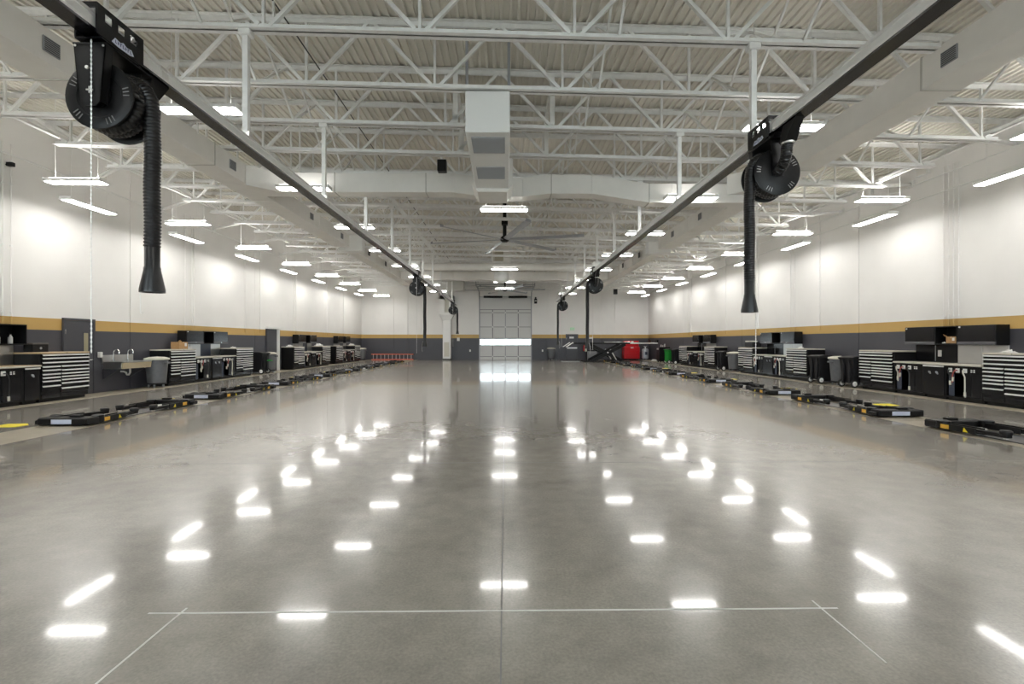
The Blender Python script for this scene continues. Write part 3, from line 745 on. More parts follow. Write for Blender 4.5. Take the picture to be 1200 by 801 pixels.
# ---- ceiling fans
def fan(y, a0, label):
    H = CAM_H + 3.9
    t = thing('ceiling_fan', label, 'fan', (-.02, y, H))
    part('mast', MB().cbox(-.07, .07, -.07, .07, .12, roof(0, DECK) - H - .01, .01).cbox(-.12, .12, -.12, .12, .55, .75, .01), M_BLACK, t)
    part('motor', MB().lathe([(0, -.10), (.10, -.10), (.16, -.05), (.16, .06), (.11, .12), (0, .12)], 20), M_BLACK, t, 40)
    bl = MB()
    prof = [(-.10, -.035), (-.05, -.034), (.03, -.012), (.10, .032), (.03, .020), (-.05, -.008)]
    bl.prism(prof, .16, 3.0, 'xz')
    me = bl.mesh('blade', M_BLADE)
    wg = MB().prism([(-.09, -.02), (.09, -.01), (.09, .10), (.04, .08), (-.09, .03)], 2.99, 3.0, 'xz').mesh('winglet', M_BLADE)
    for k in range(6):
        b = link('blade', me, t); b.rotation_euler = (0, 0, a0 + k * PI / 3); link('winglet', wg, b)
    return t
fan(18.7, math.radians(15), 'large six-blade ceiling fan below the crossing duct, black mast')
fan(36.8, math.radians(-35), 'large six-blade ceiling fan right in front of the overhead door')

# ---- linear LED fixtures
def fixture_meshes(L):
    w = .15
    hs = MB().prism([(-w, 0), (-w + .03, .06), (-.06, .085), (.06, .085), (w - .03, .06), (w, 0), (w - .01, -.004), (-w + .01, -.004)], -L / 2, L / 2, 'yz')
    for s_ in (-1, 1):
        hs.box(s_ * L / 2 - .012, s_ * L / 2 + .012, -w, w, -.012, .075)
    l1 = MB()
    for ya in (-.125, .012):
        l1.prism([(ya, -.004), (ya + .113, -.004), (ya + .10, -.02), (ya + .013, -.02)], -L / 2 + .02, L / 2 - .02, 'yz')
    l2 = MB().box(-L / 2 + .06, L / 2 - .06, -.055, .055, .0855, .0905)  # unseen top slot, added to throw light up at the ceiling
    return hs.mesh('housing', M_WHITE), l1.mesh('led_strips', M_LED if L == 1.3 else M_LEDW), l2.mesh('added_uplight_slot', M_ADDEDUP), l2.mesh('added_uplight_slot', M_ADDEDUP2)
FX = {L: fixture_meshes(L) for L in (1.3, 1.5)}
CABLE = {}
def lamp(x, y, z, rz, label, group, L=1.3):
    t = thing('strip_light', label, 'light', (x, y, z), rz, group)
    link('housing', FX[L][0], t); link('led_strips', FX[L][1], t)
    if L == 1.3: link('added_uplight_slot', FX[L][2 if abs(x) > 9 else 3], t)
    up = round(roof(x + .5, DECK) - z - .015, 3)
    if (up, L) not in CABLE: CABLE[up, L] = [MB().cyl((s_ * L * .38, 0, .07), (s_ * L * .38, 0, up), .006, n=5).mesh('suspension_wire', M_WHITE) for s_ in (-1, 1)]
    for me in CABLE[up, L]: link('suspension_wire', me, t)
for k in range(-2, 8):
    lamp(-10.05, 11.65 + 4.05 * k, CAM_H + 3.74, 0, nth(7 - k) + ' strip light from the far wall, crosswise over the bays on the sink side', 'crosswise strip lights over the sink-side bays')
    if k < 7: lamp(-11.2, 13.4 + 4.05 * k, CAM_H + 3.64, PI / 2, nth(6 - k) + ' strip light from the far wall, lengthwise close to the sink wall', 'lengthwise strip lights by the sink wall', 1.5)
    if k < 7: lamp(10.0, 12.9 + 4.05 * k, CAM_H + 3.76, 0, nth(6 - k) + ' strip light from the far wall, crosswise over the bays opposite the sinks', 'crosswise strip lights over the bays opposite the sinks')
    lamp(11.2, 10.7 + 4.05 * k, CAM_H + 3.70, PI / 2, nth(7 - k) + ' strip light from the far wall, lengthwise close to the wall opposite the sinks', 'lengthwise strip lights by the wall opposite the sinks', 1.5)
for k in range(-2, 8):
    lamp(-5.1, 8.3 + 4.2 * k, CAM_H + 3.88, 0, nth(7 - k) + ' strip light from the far wall, crosswise above the sink-side exhaust rail', 'strip lights above the sink-side rail')
    lamp(4.76, 8.35 + 4.15 * k, CAM_H + 3.68, 0, nth(7 - k) + ' strip light from the far wall, crosswise above the exhaust rail opposite the sinks', 'strip lights above the rail opposite the sinks')
for k, y in enumerate((1.6, 13.45, 24.4, 29.6, 33.3)):
    lamp(-.03, y, CAM_H + 3.62, 0, nth(4 - k) + ' strip light from the overhead door along the middle of the hall', 'strip lights along the middle')

# ---- small ceiling items
t = thing('ceiling_cable', 'thin black cable running lengthwise through the joists near the sink-side rail', 'cable', (-3.35, 0, CAM_H + 4.92))
part('cable', MB().cyl((0, YB + .1, 0), (0, YF - .1, 0), .012, n=6), M_RUBBER, t)
for y in (7.12, 22.36, 37.60): part('joist_tie', MB().box(-.012, .012, y, y + .04, -.4, 0), M_STEEL, t)
sp = thing('loudspeaker', 'small black box loudspeaker hung from the joists beside the return duct', 'speaker', (-1.55, 12.1, CAM_H + 4.32))
part('cabinet', MB().cbox(-.11, .11, -.1, .1, -.14, .14, .01), M_BLACK, sp)
part('hanging_chain', MB().cyl((-.1, 0, .15), (-.12, 0, 1.31), .008, n=5).cyl((.1, 0, .15), (.12, 0, 1.31), .008, n=5), M_STEEL, sp)
for y in (14.2, 16.4):
    b = thing('junction_box', ('nearer' if y > 15 else 'farther') + ' white junction box as seen from the overhead door, high on the wall', 'junction box', (XR - .06, y, CAM_H + 5.0), 0, 'junction boxes high on the wall')
    part('box', MB().cbox(-.06, .058, -.2, .2, -.12, .12, .01), M_WHITE, b)
    part('lid', MB().cbox(-.07, -.06, -.17, .17, -.10, .10, .004), M_DUCT, b)

# ================================================================== WALL SERVICES
def conduit(x, y, z0, z1, r, sx, label, group, clamps):
    t = thing('wall_conduit', label, 'conduit', (x, y, 0), 0, group)
    part('pipe', MB().cyl((0, 0, z0), (0, 0, z1), r, n=8), M_WALL, t, 50)
    for z in clamps: part('clamp', MB().cbox(min(0, sx * .05) - .02, max(0, sx * .05) + .02 - .0, -.03, .03, z - .02, z + .02, .003), M_STEEL, t)
def cset(sx, ys, nm, k0=0, z1=6.4, z0=1.96, r=.016):
    xw = XL if sx < 0 else XR
    for k, y in enumerate(ys): conduit(xw - sx * .045, y, z0, z1, r, 0, nth(k + k0) + ' slim conduit, counted towards the overhead door, up the ' + nm, 'conduits on the ' + nm, (2.25, 3.9, 5.4))
cset(-1, (11.95, 12.1, 12.3), 'sink wall')
cset(-1, (18.9, 19.3, 19.45, 23.2, 24.2 + .4, 28.5, 28.8, 33.9, 37.2), 'sink wall', 3)
cset(1, (13.1, 13.25, 13.4, 13.55), 'wall opposite the sinks')
cset(1, (18.95, 20.6, 20.9, 23.6, 27.1, 32.1, 32.6), 'wall opposite the sinks', 4)
for y_ in (5.4, 6.4): pass
def hpipe(sx, z, r, label):
    xw = XL if sx < 0 else XR
    t = thing('wall_pipe', label, 'pipe', (xw - sx * .09, 0, z))
    part('pipe', MB().cyl((0, YB + .1, 0), (0, YF - .1, 0), r, n=10), M_WHITE, t, 50)
    for k in range(12): part('bracket', MB().box(min(0, sx * .088), max(0, sx * .088), -1.0 + 3.6 * k, -.96 + 3.6 * k, -.02, .02), M_STEEL, t)
hpipe(-1, CAM_H + 4.60, .02, 'thin white gas pipe running along the sink wall under the braces')
hpipe(1, CAM_H + 4.68, .02, 'thin white gas pipe running along the wall opposite the sinks, upper of two')
hpipe(1, CAM_H + 4.20, .02, 'thin white pipe along the wall opposite the sinks, lower of two')
# black camera on the gas pipe
cm = thing('wall_camera', 'small black camera on the sink wall by the conduits', 'camera', (XL + .1, 12.2, CAM_H + 4.35))
part('body', MB().cbox(-.05, .10, -.05, .05, -.05, .05, .01), M_BLACK, cm); part('arm', MB().cyl((-.098, 0, 0), (0, 0, 0), .012), M_BLACK, cm)

# far wall: conduits, exit sign, outlets, extinguisher
for k, x in enumerate((-9.5, -7.2, -4.1, 2.9, 3.2, 3.55, 4.95, 7.6, 9.4)):
    t = thing('wall_conduit', nth(k) + ' slim conduit on the far wall, counted from the ladder corner', 'conduit', (x, YF - .04, 0), 0, 'conduits on the far wall')
    part('pipe', MB().cyl((0, 0, .9), (0, 0, 6.6), .015, n=6), M_WALL, t); part('clamp', MB().box(-.03, .03, -.01, .038, 3.2, 3.24).box(-.03, .03, -.01, .038, 5.2, 5.24), M_STEEL, t)
for x, sd in ((-3.0, 'column'), (3.2, 'round bin')):
    t = thing('wall_outlet', 'white outlet plate on the ' + sd + ' side of the overhead door', 'outlet', (x, YF, .78), 0, 'outlets beside the overhead door')
    part('plate', MB().cbox(-.06, .06, -.012, -.002, -.09, .09, .003), M_WHITE, t); part('socket', MB().box(-.03, .03, -.016, -.012, -.06, -.01).box(-.03, .03, -.016, -.012, .01, .06), M_RIM, t)
t = thing('wall_panel_box', 'white control box on the slate dado beside the white column', 'control box', (-4.0, YF, 1.75))
part('case', MB().cbox(-.11, .11, -.08, -.002, -.14, .14, .008), M_WHITE, t); part('buttons', MB().cyl((0, -.08, .05), (0, -.09, .05), .02).cyl((0, -.08, -.04), (0, -.09, -.04), .02), M_DARKGR, t)
t = thing('door_operator', 'black motor box at the top corner of the overhead door', 'motor', (2.6, YF - .16, 5.0))
part('case', MB().cbox(-.12, .12, -.14, .14, -.2, .2, .015), M_BLACK, t); part('gear_head', MB().cyl((0, 0, .2), (0, 0, .35), .07), M_BLACK, t); part('nameplate', MB().box(-.08, .08, -.146, -.14, -.02, .06), M_PAPER, t)
ex = thing('exit_sign', 'green EXIT sign above the slate door in the far wall', 'sign', (5.75, YF - .03, 2.64))
part('case', MB().cbox(-.18, .18, -.03, .028, -.12, .12, .008), M_SIGN, ex)
part('border', MB().box(-.17, .17, -.034, -.03, .095, .11).box(-.17, .17, -.034, -.03, -.11, -.095).box(-.17, -.155, -.034, -.03, -.095, .095).box(.155, .17, -.034, -.03, -.095, .095), M_SIGNG, ex)
lt = link('lettering', text_mesh('EXIT', .15, M_SIGNG), ex, (0, -.034, 0)); lt.rotation_euler = (PI / 2, 0, 0)
fe = thing('fire_extinguisher', 'red fire extinguisher hung on the slate dado near the exit door', 'fire extinguisher', (6.75, YF - .1, 1.0))
part('cylinder', MB().lathe([(0, -.25), (.075, -.25), (.085, -.22), (.085, .15), (.05, .23), (.025, .25), (.025, .28)], 16), M_RED, fe, 40)
part('valve', MB().box(-.05, .03, -.02, .02, .28, .31).bar((-.02, 0, .31), (.08, 0, .36), .02, .015), M_BLACK, fe)
part('hose', MB().tube([(.03, 0, .29), (.11, 0, .25), (.12, 0, .0), (.11, 0, -.1)], .012, 6), M_RUBBER, fe)
part('wall_hook', MB().box(-.03, .03, .03, .098, .1, .3), M_BLACK, fe)
# camera over the far wall
sp2 = thing('loudspeaker', 'small dark box loudspeaker hung in front of the far wall near the exit door side', 'speaker', (8.9, 39.5, CAM_H + 4.1))
part('cabinet', MB().cbox(-.15, .15, -.12, .12, -.25, .25, .015), M_BLACK, sp2); part('rod', MB().cyl((0, 0, .24), (0, 0, 1.33), .01, n=6), M_STEEL, sp2)

# ================================================================== WORKSTATIONS
# local frame: front faces -Y, back on y = 0 (the wall), x runs to the right as one faces the unit
D = 0.70
def pull(w): return ('pull', round(w, 3))
ME = {}
def cached(key, fn):
    if key not in ME: ME[key] = fn()
    return ME[key]
def drawer_cabinet(W, H, topm, label, loc, rz, mirror=False, items=None):
    t = thing('drawer_cabinet', label, 'cabinet', loc, rz)
    link('body', cached(('body', W, H), lambda: MB().cbox(0, W, -D + .03, -.004, .08, H - .04, .006).box(.04, W - .04, -D + .09, -.02, 0.004, .08).mesh('body', M_BLACK)), t)
    link('top', cached(('top', W, H, topm.name), lambda: MB().cbox(-.004, W + .004, -D - .005, -.002, H - .04, H, .005).mesh('top', topm)), t)
    def drawer(x0, x1, z0, z1):
        w, h = round(x1 - x0, 3), round(z1 - z0, 3)
        d = link('drawer', cached(('dr', w, h), lambda: MB().cbox(0, w, -.03, 0, 0, h, .004).mesh('drawer', M_GLOSSBLK)), t, (x0, -D + .03, z0))
        link('pull', cached(('pl', w), lambda: MB().prism([(-.032, -.006), (-.058, -.012), (-.058, -.040), (-.052, -.040), (-.046, -.016), (-.032, -.014)], .006, w - .006, 'yz').mesh('pull', M_HANDLE)), d, (0, .002, h))
    zt_ = H - .05
    hs = [.085, .105, .105]
    z = zt_
    for h in hs: drawer(.025, W - .025, z - h + .006, z); z -= h
    split = W * .38
    for (xa, xb, hh) in ((.025, split - .012, [.085, .10, .085, .085, .12, .16]), (split + .012, W - .025, [.10, .09, .08, .08, .09, .13, .13])):
        z2 = z; tot = sum(hh); k = (z - (.26 if len(hh) == 6 else .21)) / tot
        for h in hh: drawer(xa, xb, z2 - h * k + .006, z2); z2 -= h * k
        link('base_panel', cached(('bp', round(xb - xa, 3)), lambda: MB().cbox(0, xb - xa, -.022, 0, 0, .09, .004).mesh('base_panel', M_GLOSSBLK)), t, (xa, -D + .03, .10))
    link('lock', cached('lock', lambda: MB().cyl((0, 0, 0), (0, -.012, 0), .012).mesh('lock', M_CHROME)), t, (W * .5, -D - .004, H - .02))
    return t
def utility_cabinet(W, label, loc, rz, cols=('w', 'r', 'w')):
    H = .90
    t = thing('utility_cabinet', label, 'cabinet', loc, rz)
    link('carcass', cached(('uc', W), lambda: MB().box(0, .03, -D + .03, -.004, .08, H).box(W - .03, W, -D + .03, -.004, .08, H).box(.03, W - .03, -.10, -.004, .08, H).box(.03, W - .03, -D + .03, -.10, .08, .11).box(.03, W - .03, -D + .09, -.02, .004, .08).box(.03, W - .03, -D + .05, -.10, H - .03, H).mesh('carcass', M_BLACK)), t)
    link('outlet_panel', cached(('op', W), lambda: MB().cbox(.03, W - .03, -D + .02, -D + .04, .70, H - .005, .004).mesh('outlet_panel', M_GLOSSBLK)), t)
    link('door', cached(('ud', W), lambda: MB().cbox(W * .52, W - .035, -D + .03, -D + .05, .12, .695, .004).mesh('door', M_GLOSSBLK)), t)
    link('door', cached(('ud2', W), lambda: MB().cbox(W * .04 + .02, W * .22, -D + .06, -D + .075, .12, .695, .004).mesh('door', M_CASEBLUE)), t)
    hm = {'w': M_RIM, 'r': mat('red_hose', (.35, .07, .06), .45), 'b': M_RUBBER}
    for k, c_ in enumerate(cols):
        x = .16 + k * W * .20
        link('outlet', cached('outlet', lambda: MB().cbox(-.055, .055, -.016, 0, -.055, .055, .006).lathe([(.045, -.016), (.045, -.03), (.03, -.032), (.028, -.018)], 16, 'y').mesh('outlet', M_HANDLE, 40)), t, (x, -D + .02, .79))
        ln = (.26, .36, .62)[(k * 2 + int(W * 10)) % 3]
        def mk(ln=ln, k=k):
            sg = (1, -1, 1)[k]
            return MB().tube([(0, -.02, 0), (0, -.07, .005), (sg * .03, -.09, -.05), (sg * .07, -.08, -.16), (sg * .06, -.07, -ln), (sg * .08, -.075, -ln - .05)], .016, 7).mesh('drop_hose', hm[c_], 50)
        h = link('drop_hose', cached(('dh', k, ln, c_), mk), t, (x, -D + .02, .79))
        link('coupling', cached(('cp', k, ln), lambda: MB().cyl(((1, -1, 1)[k] * .06, -.07, -ln + .09), ((1, -1, 1)[k] * .065, -.07, -ln - .02), .026, n=10).mesh('coupling', M_RIM, 40)), h)
    for q in range(2):
        link('power_socket', cached('psock', lambda: MB().box(-.02, .02, -.006, 0, -.035, -.008).box(-.02, .02, -.006, 0, .008, .035).mesh('power_socket', M_HANDLE)), t, (W * .72 + q * .07, -D + .02, .79))
    return t
def base_cabinet(W, label, loc, rz, knobs=2):
    H = .90
    t = thing('base_cabinet', label, 'cabinet', loc, rz)
    link('carcass', cached(('bc', W), lambda: MB().cbox(0, W, -D + .03, -.004, .08, H, .004).box(.04, W - .04, -D + .09, -.02, .004, .08).mesh('carcass', M_BLACK)), t)
    d = link('door', cached(('bd', W), lambda: MB().cbox(.015, W - .015, -D + .005, -D + .03, .10, H - .05, .004).mesh('door', M_GLOSSBLK)), t)
    link('pull', cached(('bpul', W), lambda: MB().cbox(.02, W - .02, -D - .02, -D + .01, H - .048, H - .012, .006).mesh('pull', M_HANDLE)), d)
    for k in range(knobs):
        link('maker_badge', cached('badge', lambda: MB().cyl((0, 0, 0), (0, -.012, 0), .03, n=14).cyl((.025, -.002, -.03), (.025, -.012, -.03), .02, n=10).cyl((-.02, -.002, .015), (-.02, -.014, .02), .02, n=10).mesh('maker_badge', M_GRILLE)), d, (W * ((k + 1) / (knobs + 1)), -D + .005, .70))
    return t
def wall_cabinet(W, label, loc, rz, open_=False):
    h = .50; dd = .36
    t = thing('wall_cabinet', label, 'cabinet', loc, rz)
    if not open_:
        link('carcass', cached(('wc', W), lambda: MB().cbox(0, W, -dd + .02, -.004, 0, h, .004).mesh('carcass', M_BLACK)), t)
        d = link('flap_door', cached(('wd', W), lambda: MB().cbox(.01, W - .01, -dd, -dd + .02, .085, h - .006, .005).mesh('flap_door', M_GLOSSBLK)), t)
        link('sticker', cached('stick', lambda: MB().box(0, .05, -.003, 0, 0, .035).mesh('sticker', M_PAPER)), d, (.04, -dd, h - .06))
        link('light_valance', cached(('wv', W), lambda: MB().cbox(.004, W - .004, -dd - .01, -dd + .02, .0, .078, .006).mesh('light_valance', mat('valance_grey', (.10, .10, .11), .3))), t)
        link('lock', cached('lock', lambda: MB().mesh('lock', M_CHROME)), t, (W * .5, -dd - .01, .045))
    else:
        link('carcass', cached(('wo', W), lambda: MB().box(0, .02, -dd, -.004, 0, h).box(W - .02, W, -dd, -.004, 0, h).box(.02, W - .02, -dd, -.004, h - .02, h).box(.02, W - .02, -dd, -.004, 0, .03).box(.02, W - .02, -.02, -.004, .03, h - .02).mesh('carcass', M_BLACK)), t)
        link('bracket_strip', cached(('ws', W), lambda: MB().box(W * .5 - .012, W * .5 + .012, -.024, -.02, .05, h - .03).mesh('bracket_strip', M_GRILLE)), t)
    return t
def frame(side, y):
    """place of a unit whose left end (as one faces it) is at depth y"""
    return ((XL + .002, y, 0), PI / 2) if side < 0 else ((XR - .002, y, 0), -PI / 2)
def off(base, dx, dy=0, dz=0):
    (x, y, z), rz = base
    c, s = math.cos(rz), math.sin(rz)
    return (x + dx * c - dy * s, y + dx * s + dy * c, z + dz), rz

def station(side, y, st, W=(1.42, 1.02, .67, 1.02, 1.42), parts='DUBUD', topm=None, uppers=None):
    """st: phrase that singles the bench out; y = depth of its left end as one faces the wall"""
    topm = topm or M_TOP
    base = frame(side, y)
    def which(i, n_):
        far = (i > 0) if side < 0 else (i == 0)
        return ('nearer' if far else 'farther from') if n_ > 1 else ''
    x = 0; xs = []
    for w in W: xs.append((x, x + w)); x += w + .004
    for i, (p_, (a, b)) in enumerate(zip(parts, xs)):
        l, rz = off(base, a)
        same = [k for k, q in enumerate(parts) if q == p_]
        wh = which(same.index(i), len(same))
        pos = ('%s the overhead door in %s' % (wh, st)) if wh else ('in %s' % st)
        if p_ == 'D': drawer_cabinet(round(b - a, 3), 1.26, topm, 'black drawer cabinet ' + pos, l, rz)
        if p_ == 'U': utility_cabinet(round(b - a, 3), 'black utility cabinet ' + pos, l, rz, ('w', 'r', 'b') if i < 2 else ('b', 'r', 'w'))
        if p_ == 'B': base_cabinet(round(b - a, 3), 'black base cabinet in the middle of %s' % st, l, rz)
        if p_ == 'b': base_cabinet(round(b - a, 3), 'narrow black base cabinet with one badge in %s' % st, l, rz, 1)
    bi = [i for i, p_ in enumerate(parts) if p_ in 'UBb']
    xa, xb = xs[bi[0]][0], xs[bi[-1]][1]
    l, rz = off(base, xa)
    t = thing('worktop', 'continuous pale worktop of %s' % st, 'worktop', l, rz)
    part('slab', MB().cbox(0, xb - xa, -D - .02, -.004, .905, .95, .006), topm, t)
    part('front_edge', MB().cbox(0, xb - xa, -D - .026, -D - .02, .91, .945, .002), M_RIM, t)
    # backsplash panels between worktop and wall cabinets
    l, rz = off(base, xa)
    t = thing('backsplash', 'panelled backsplash over the worktop of %s' % st, 'backsplash', l, rz)
    w = xb - xa; n_ = 4
    cols_ = [M_GLOSSBLK, M_GLOSSBLK, M_SS, M_SS] if side > 0 else [M_SS, M_SS, M_CASEBLUE, M_SS]
    for k in range(n_):
        part('panel', MB().cbox(w * k / n_ + .004, w * (k + 1) / n_ - .004, -.03, -.006, .955, 1.44, .004), cols_[k], t)
    part('slot_rail', MB().box(w * .25 - .012, w * .25 + .012, -.036, -.03, .98, 1.42), M_GRILLE, t)
    # wall cabinets
    uw = uppers or [(xs[i][0], xs[i][1], j_ == 1) for j_, i in enumerate(bi)]
    nc = sum(1 for u in uw if not u[2]); ci = 0
    for j_, (a, b, op) in enumerate(uw):
        l, rz = off(base, a, 0, 1.45)
        if op: wall_cabinet(round(b - a, 3), 'open black wall shelf box over %s' % st, l, rz, True)
        else:
            wh = which(ci, nc); ci += 1
            wall_cabinet(round(b - a, 3), ('black wall cabinet %s the overhead door over %s' % (wh, st)) if wh else 'black flap-door wall cabinet over %s' % st, l, rz)
    return base, xs, xa, xb

ST = {
    'L1': 'the wood-topped bench by the slate door',
    'L2': 'the bench between sink and white doorway',
    'L3': 'the bench just past the white doorway',
    'L4': 'the bench beside the orange ladder',
    'R1': 'the bench whose shelf holds a carton',
    'R2': 'the bench between two bin groups',
    'R3': 'the bench beside the green bin',
}
# sink wall (units run away from the camera)
l1 = station(-1, 9.85, ST['L1'], (1.02, 1.07, .42, 1.42), 'UUbD', M_WOOD, [(0, 1.79, False), (1.795, 2.516, True)])
l2 = station(-1, 17.07, ST['L2'])
l3 = station(-1, 27.0, ST['L3'])
l4 = station(-1, 33.7, ST['L4'])
# opposite wall (units run towards the camera)
r1 = station(1, 15.92, ST['R1'])
r2 = station(1, 24.25, ST['R2'])
r3 = station(1, 32.55, ST['R3'])

# ---- things on and around the benches
def carton(loc, rz, w, d, h, label):
    t = thing('cardboard_box', label, 'box', loc, rz)
    part('carton', MB().cbox(-w / 2, w / 2, -d / 2, d / 2, 0, h, .004), M_CARD, t)
    part('flap', MB().bar((-w / 2, -d / 2, h), (-w / 2 + .02, -d / 2 - .05, h + .05), .003, .12), M_CARD, t)
    part('tape', MB().box(-.025, .025, -d / 2 - .001, d / 2 + .001, h - .04, h + .001), mat('parcel_tape', (.55, .40, .22), .3), t)
    part('shipping_label', MB().box(w * .12, w * .36, -d / 2 - .002, -d / 2 - .0005, h * .4, h * .85), M_PAPER, t)
l, rz = off(r1[0], 1.424 + 1.024 + .45, -.2, 1.482); carton(l, rz, .30, .24, .18, 'small open cardboard box on the black wall shelf')
l, rz = off(l2[0], 1.10, -.30, 1.262); carton(l, rz, .50, .30, .26, 'cardboard box with white label on a drawer cabinet near the wash sink')
def crumple(loc, rz, s, label, m_, nm='crumpled_bag', cat='bag'):
    rnd = random.Random(int(loc[1] * 100))
    prof = MB(); n_, k_ = 10, 5; vs = []
    for i in range(k_ + 1):
        ph = PI / 2 * i / k_
        for j in range(n_):
            r = s * (1 + rnd.uniform(-.38, .25)); a = 2 * PI * j / n_
            vs.append((r * math.cos(a) * math.cos(ph), r * .7 * math.sin(a) * math.cos(ph), max(0, r * .42 * math.sin(ph) * rnd.uniform(.6, 1.25))))
    fs = [(i * n_ + j, i * n_ + (j + 1) % n_, (i + 1) * n_ + (j + 1) % n_, (i + 1) * n_ + j) for i in range(k_) for j in range(n_)] + [tuple(range(n_ - 1, -1, -1))]
    o = link(nm, prof.add(vs, fs).mesh(nm, m_), None, loc, rz); tag(o, label, cat)
l, rz = off(r1[0], 1.424 + 1.024 + .14, -.2, 1.482); crumple(l, rz, .08, 'crumpled pale plastic wrap beside the small box on the wall shelf', M_PAPER)
l, rz = off(r1[0], 4.4, -.30, 1.262); crumple(l, rz, .16, 'crumpled white wrap on the drawer cabinet beside the big stainless backsplash', M_PAPER)
l, rz = off(r2[0], 4.5, -.3, 1.262); crumple(l, rz, .15, 'crumpled white wrap on the drawer cabinet beside the wheeled bins', M_PAPER)
l, rz = off(l2[0], 4.65, -.3, 1.262); crumple(l, rz, .14, 'crumpled white rag on the drawer cabinet before the doorway', M_PAPER)
l, rz = off(l3[0], .35, -.3, 1.262); crumple(l, rz, .22, 'crumpled grey rag on the first drawer cabinet past the doorway', M_PAPER)
l, rz = off(l3[0], 4.6, -.3, 1.262); crumple(l, rz, .38, 'large crumpled white sheet on the drawer cabinet between two far benches', M_PAPER)
l, rz = off(l4[0], 4.6, -.3, 1.262); crumple(l, rz, .30, 'folded white sheet on the drawer cabinet nearest the far corner', M_PAPER)
# black tool chest top box on L1, printer on R2, papers
l, rz = off(l1[0], 2.62 + .26, -.24, 1.262)
t = thing('tool_case', 'small black lidded case on the wooden-topped drawer cabinet by the slate door', 'tool case', l, rz)
part('case', MB().cbox(-.21, .21, -.12, .12, 0, .20, .006), M_BLACK, t); part('lid', MB().cbox(-.215, .215, -.125, .125, .20, .235, .006), mat('case_lid', (.12, .11, .10), .3), t)
part('emblem', MB().cyl((0, -.12, .10), (0, -.128, .10), .03), M_GRILLE, t); part('handle', MB().tube([(-.08, -.12, .15), (-.08, -.15, .15), (.08, -.15, .15), (.08, -.12, .15)], .008, 6), M_BLACK, t)
l, rz = off(r2[0], .75, -.34, 1.262)
t = thing('printer', 'black desktop printer on the drawer cabinet beside the round bin', 'printer', l, rz)
part('body', MB().cbox(-.40, .38, -.22, .22, 0, .26, .03), M_BLKPLAS, t); part('scanner_lid', MB().cbox(-.40, .05, -.20, .20, .26, .32, .02), M_RIM, t); part('paper_tray', MB().box(-.15, .25, -.30, -.22, .05, .065), M_BLKPLAS, t)
for q in range(2):
    l, rz = off(l1[0], 1.795 + (.20, .50)[q], -.17, 1.481)
    t = thing('spray_bottle', 'milky spray bottle on the open black shelf, ' + ('nearer' if q else 'farther from') + ' the slate door', 'bottle', l, rz, 'spray bottles on the open shelf')
    part('bottle', MB().lathe([(0, 0), (.045, 0), (.048, .02), (.048, .15), (.02, .20), (.018, .22)], 14), mat('milky_plastic', (.7, .7, .68), .35), t, 40)
    part('trigger_head', MB().box(-.05, .02, -.015, .015, .22, .26).bar((-.02, 0, .23), (-.045, 0, .16), .012, .012), M_BLACK, t)
l, rz = off(r1[0], 1.424 + .82, -.034, 1.20)
t = tag(link('wall_notice', MB().box(-.06, .06, -.004, -.001, -.09, .09).mesh('wall_notice', M_PAPER), None, l, rz), 'white paper notice on the black backsplash panel under the wall cabinet', 'notice')
l, rz = off(l2[0], 1.9, -.33, .952)
t = thing('document_holder', 'bright white folder standing open on the worktop by the cardboard box', 'folder', l, rz)
part('back', MB().prism([(-.02, 0), (-.012, 0), (.09, .40), (.082, .40)], -.45, 0, 'yz'), M_PAPER, t)
part('sheet', MB().prism([(-.06, 0), (-.052, 0), (-.03, .30), (-.038, .30)], -.42, -.04, 'yz'), M_PAPER, t)

# ---- bins
def round_bin_meshes():
    m = {}
    m['body'] = MB().lathe([(0, .14), (.235, .14), (.24, .16), (.29, .80), (.305, .805), (.30, .83), (.285, .83), (.232, .19), (0, .19)], 28).mesh('body', M_PLASTIC, 35)
    m['rim'] = MB().lathe([(.29, .815), (.325, .82), (.328, .855), (.315, .875), (.29, .87), (.283, .83)], 28).mesh('rim', M_RIM, 35)
    m['liner'] = MB().lathe([(.31, .872), (.20, .905), (0, .92)], 28).mesh('lid', M_RIM, 35)
    h = MB()
    for s in (-1, 1): h.cbox(s * .31 - .045, s * .31 + .045, -.09, .09, .70, .76, .012)
    m['handles'] = h.mesh('handles', M_PLASTIC)
    m['dolly'] = MB().lathe([(0, .09), (.24, .09), (.25, .10), (.25, .135), (0, .135)], 24).mesh('dolly', M_BLKPLAS, 35)
    c = MB()
    for k in range(5):
        a = 2 * PI * k / 5; x, y = .20 * math.cos(a), .20 * math.sin(a)
        c.cyl((x - .012, y, .038), (x + .012, y, .038), .036, n=12).box(x - .018, x + .018, y - .01, y + .01, .04, .09)
    m['casters'] = c.mesh('casters', M_GRILLE)
    return m
RB = round_bin_meshes()
def round_bin(x, y, label, s=1.0):
    t = thing('round_bin', label, 'bin', (x, y, .003)); t.scale = (s, s, s)
    b = link('body', RB['body'], t); link('handles', RB['handles'], b); link('rim', RB['rim'], t); link('lid', RB['liner'], t)
    d_ = link('dolly', RB['dolly'], t); link('casters', RB['casters'], d_)
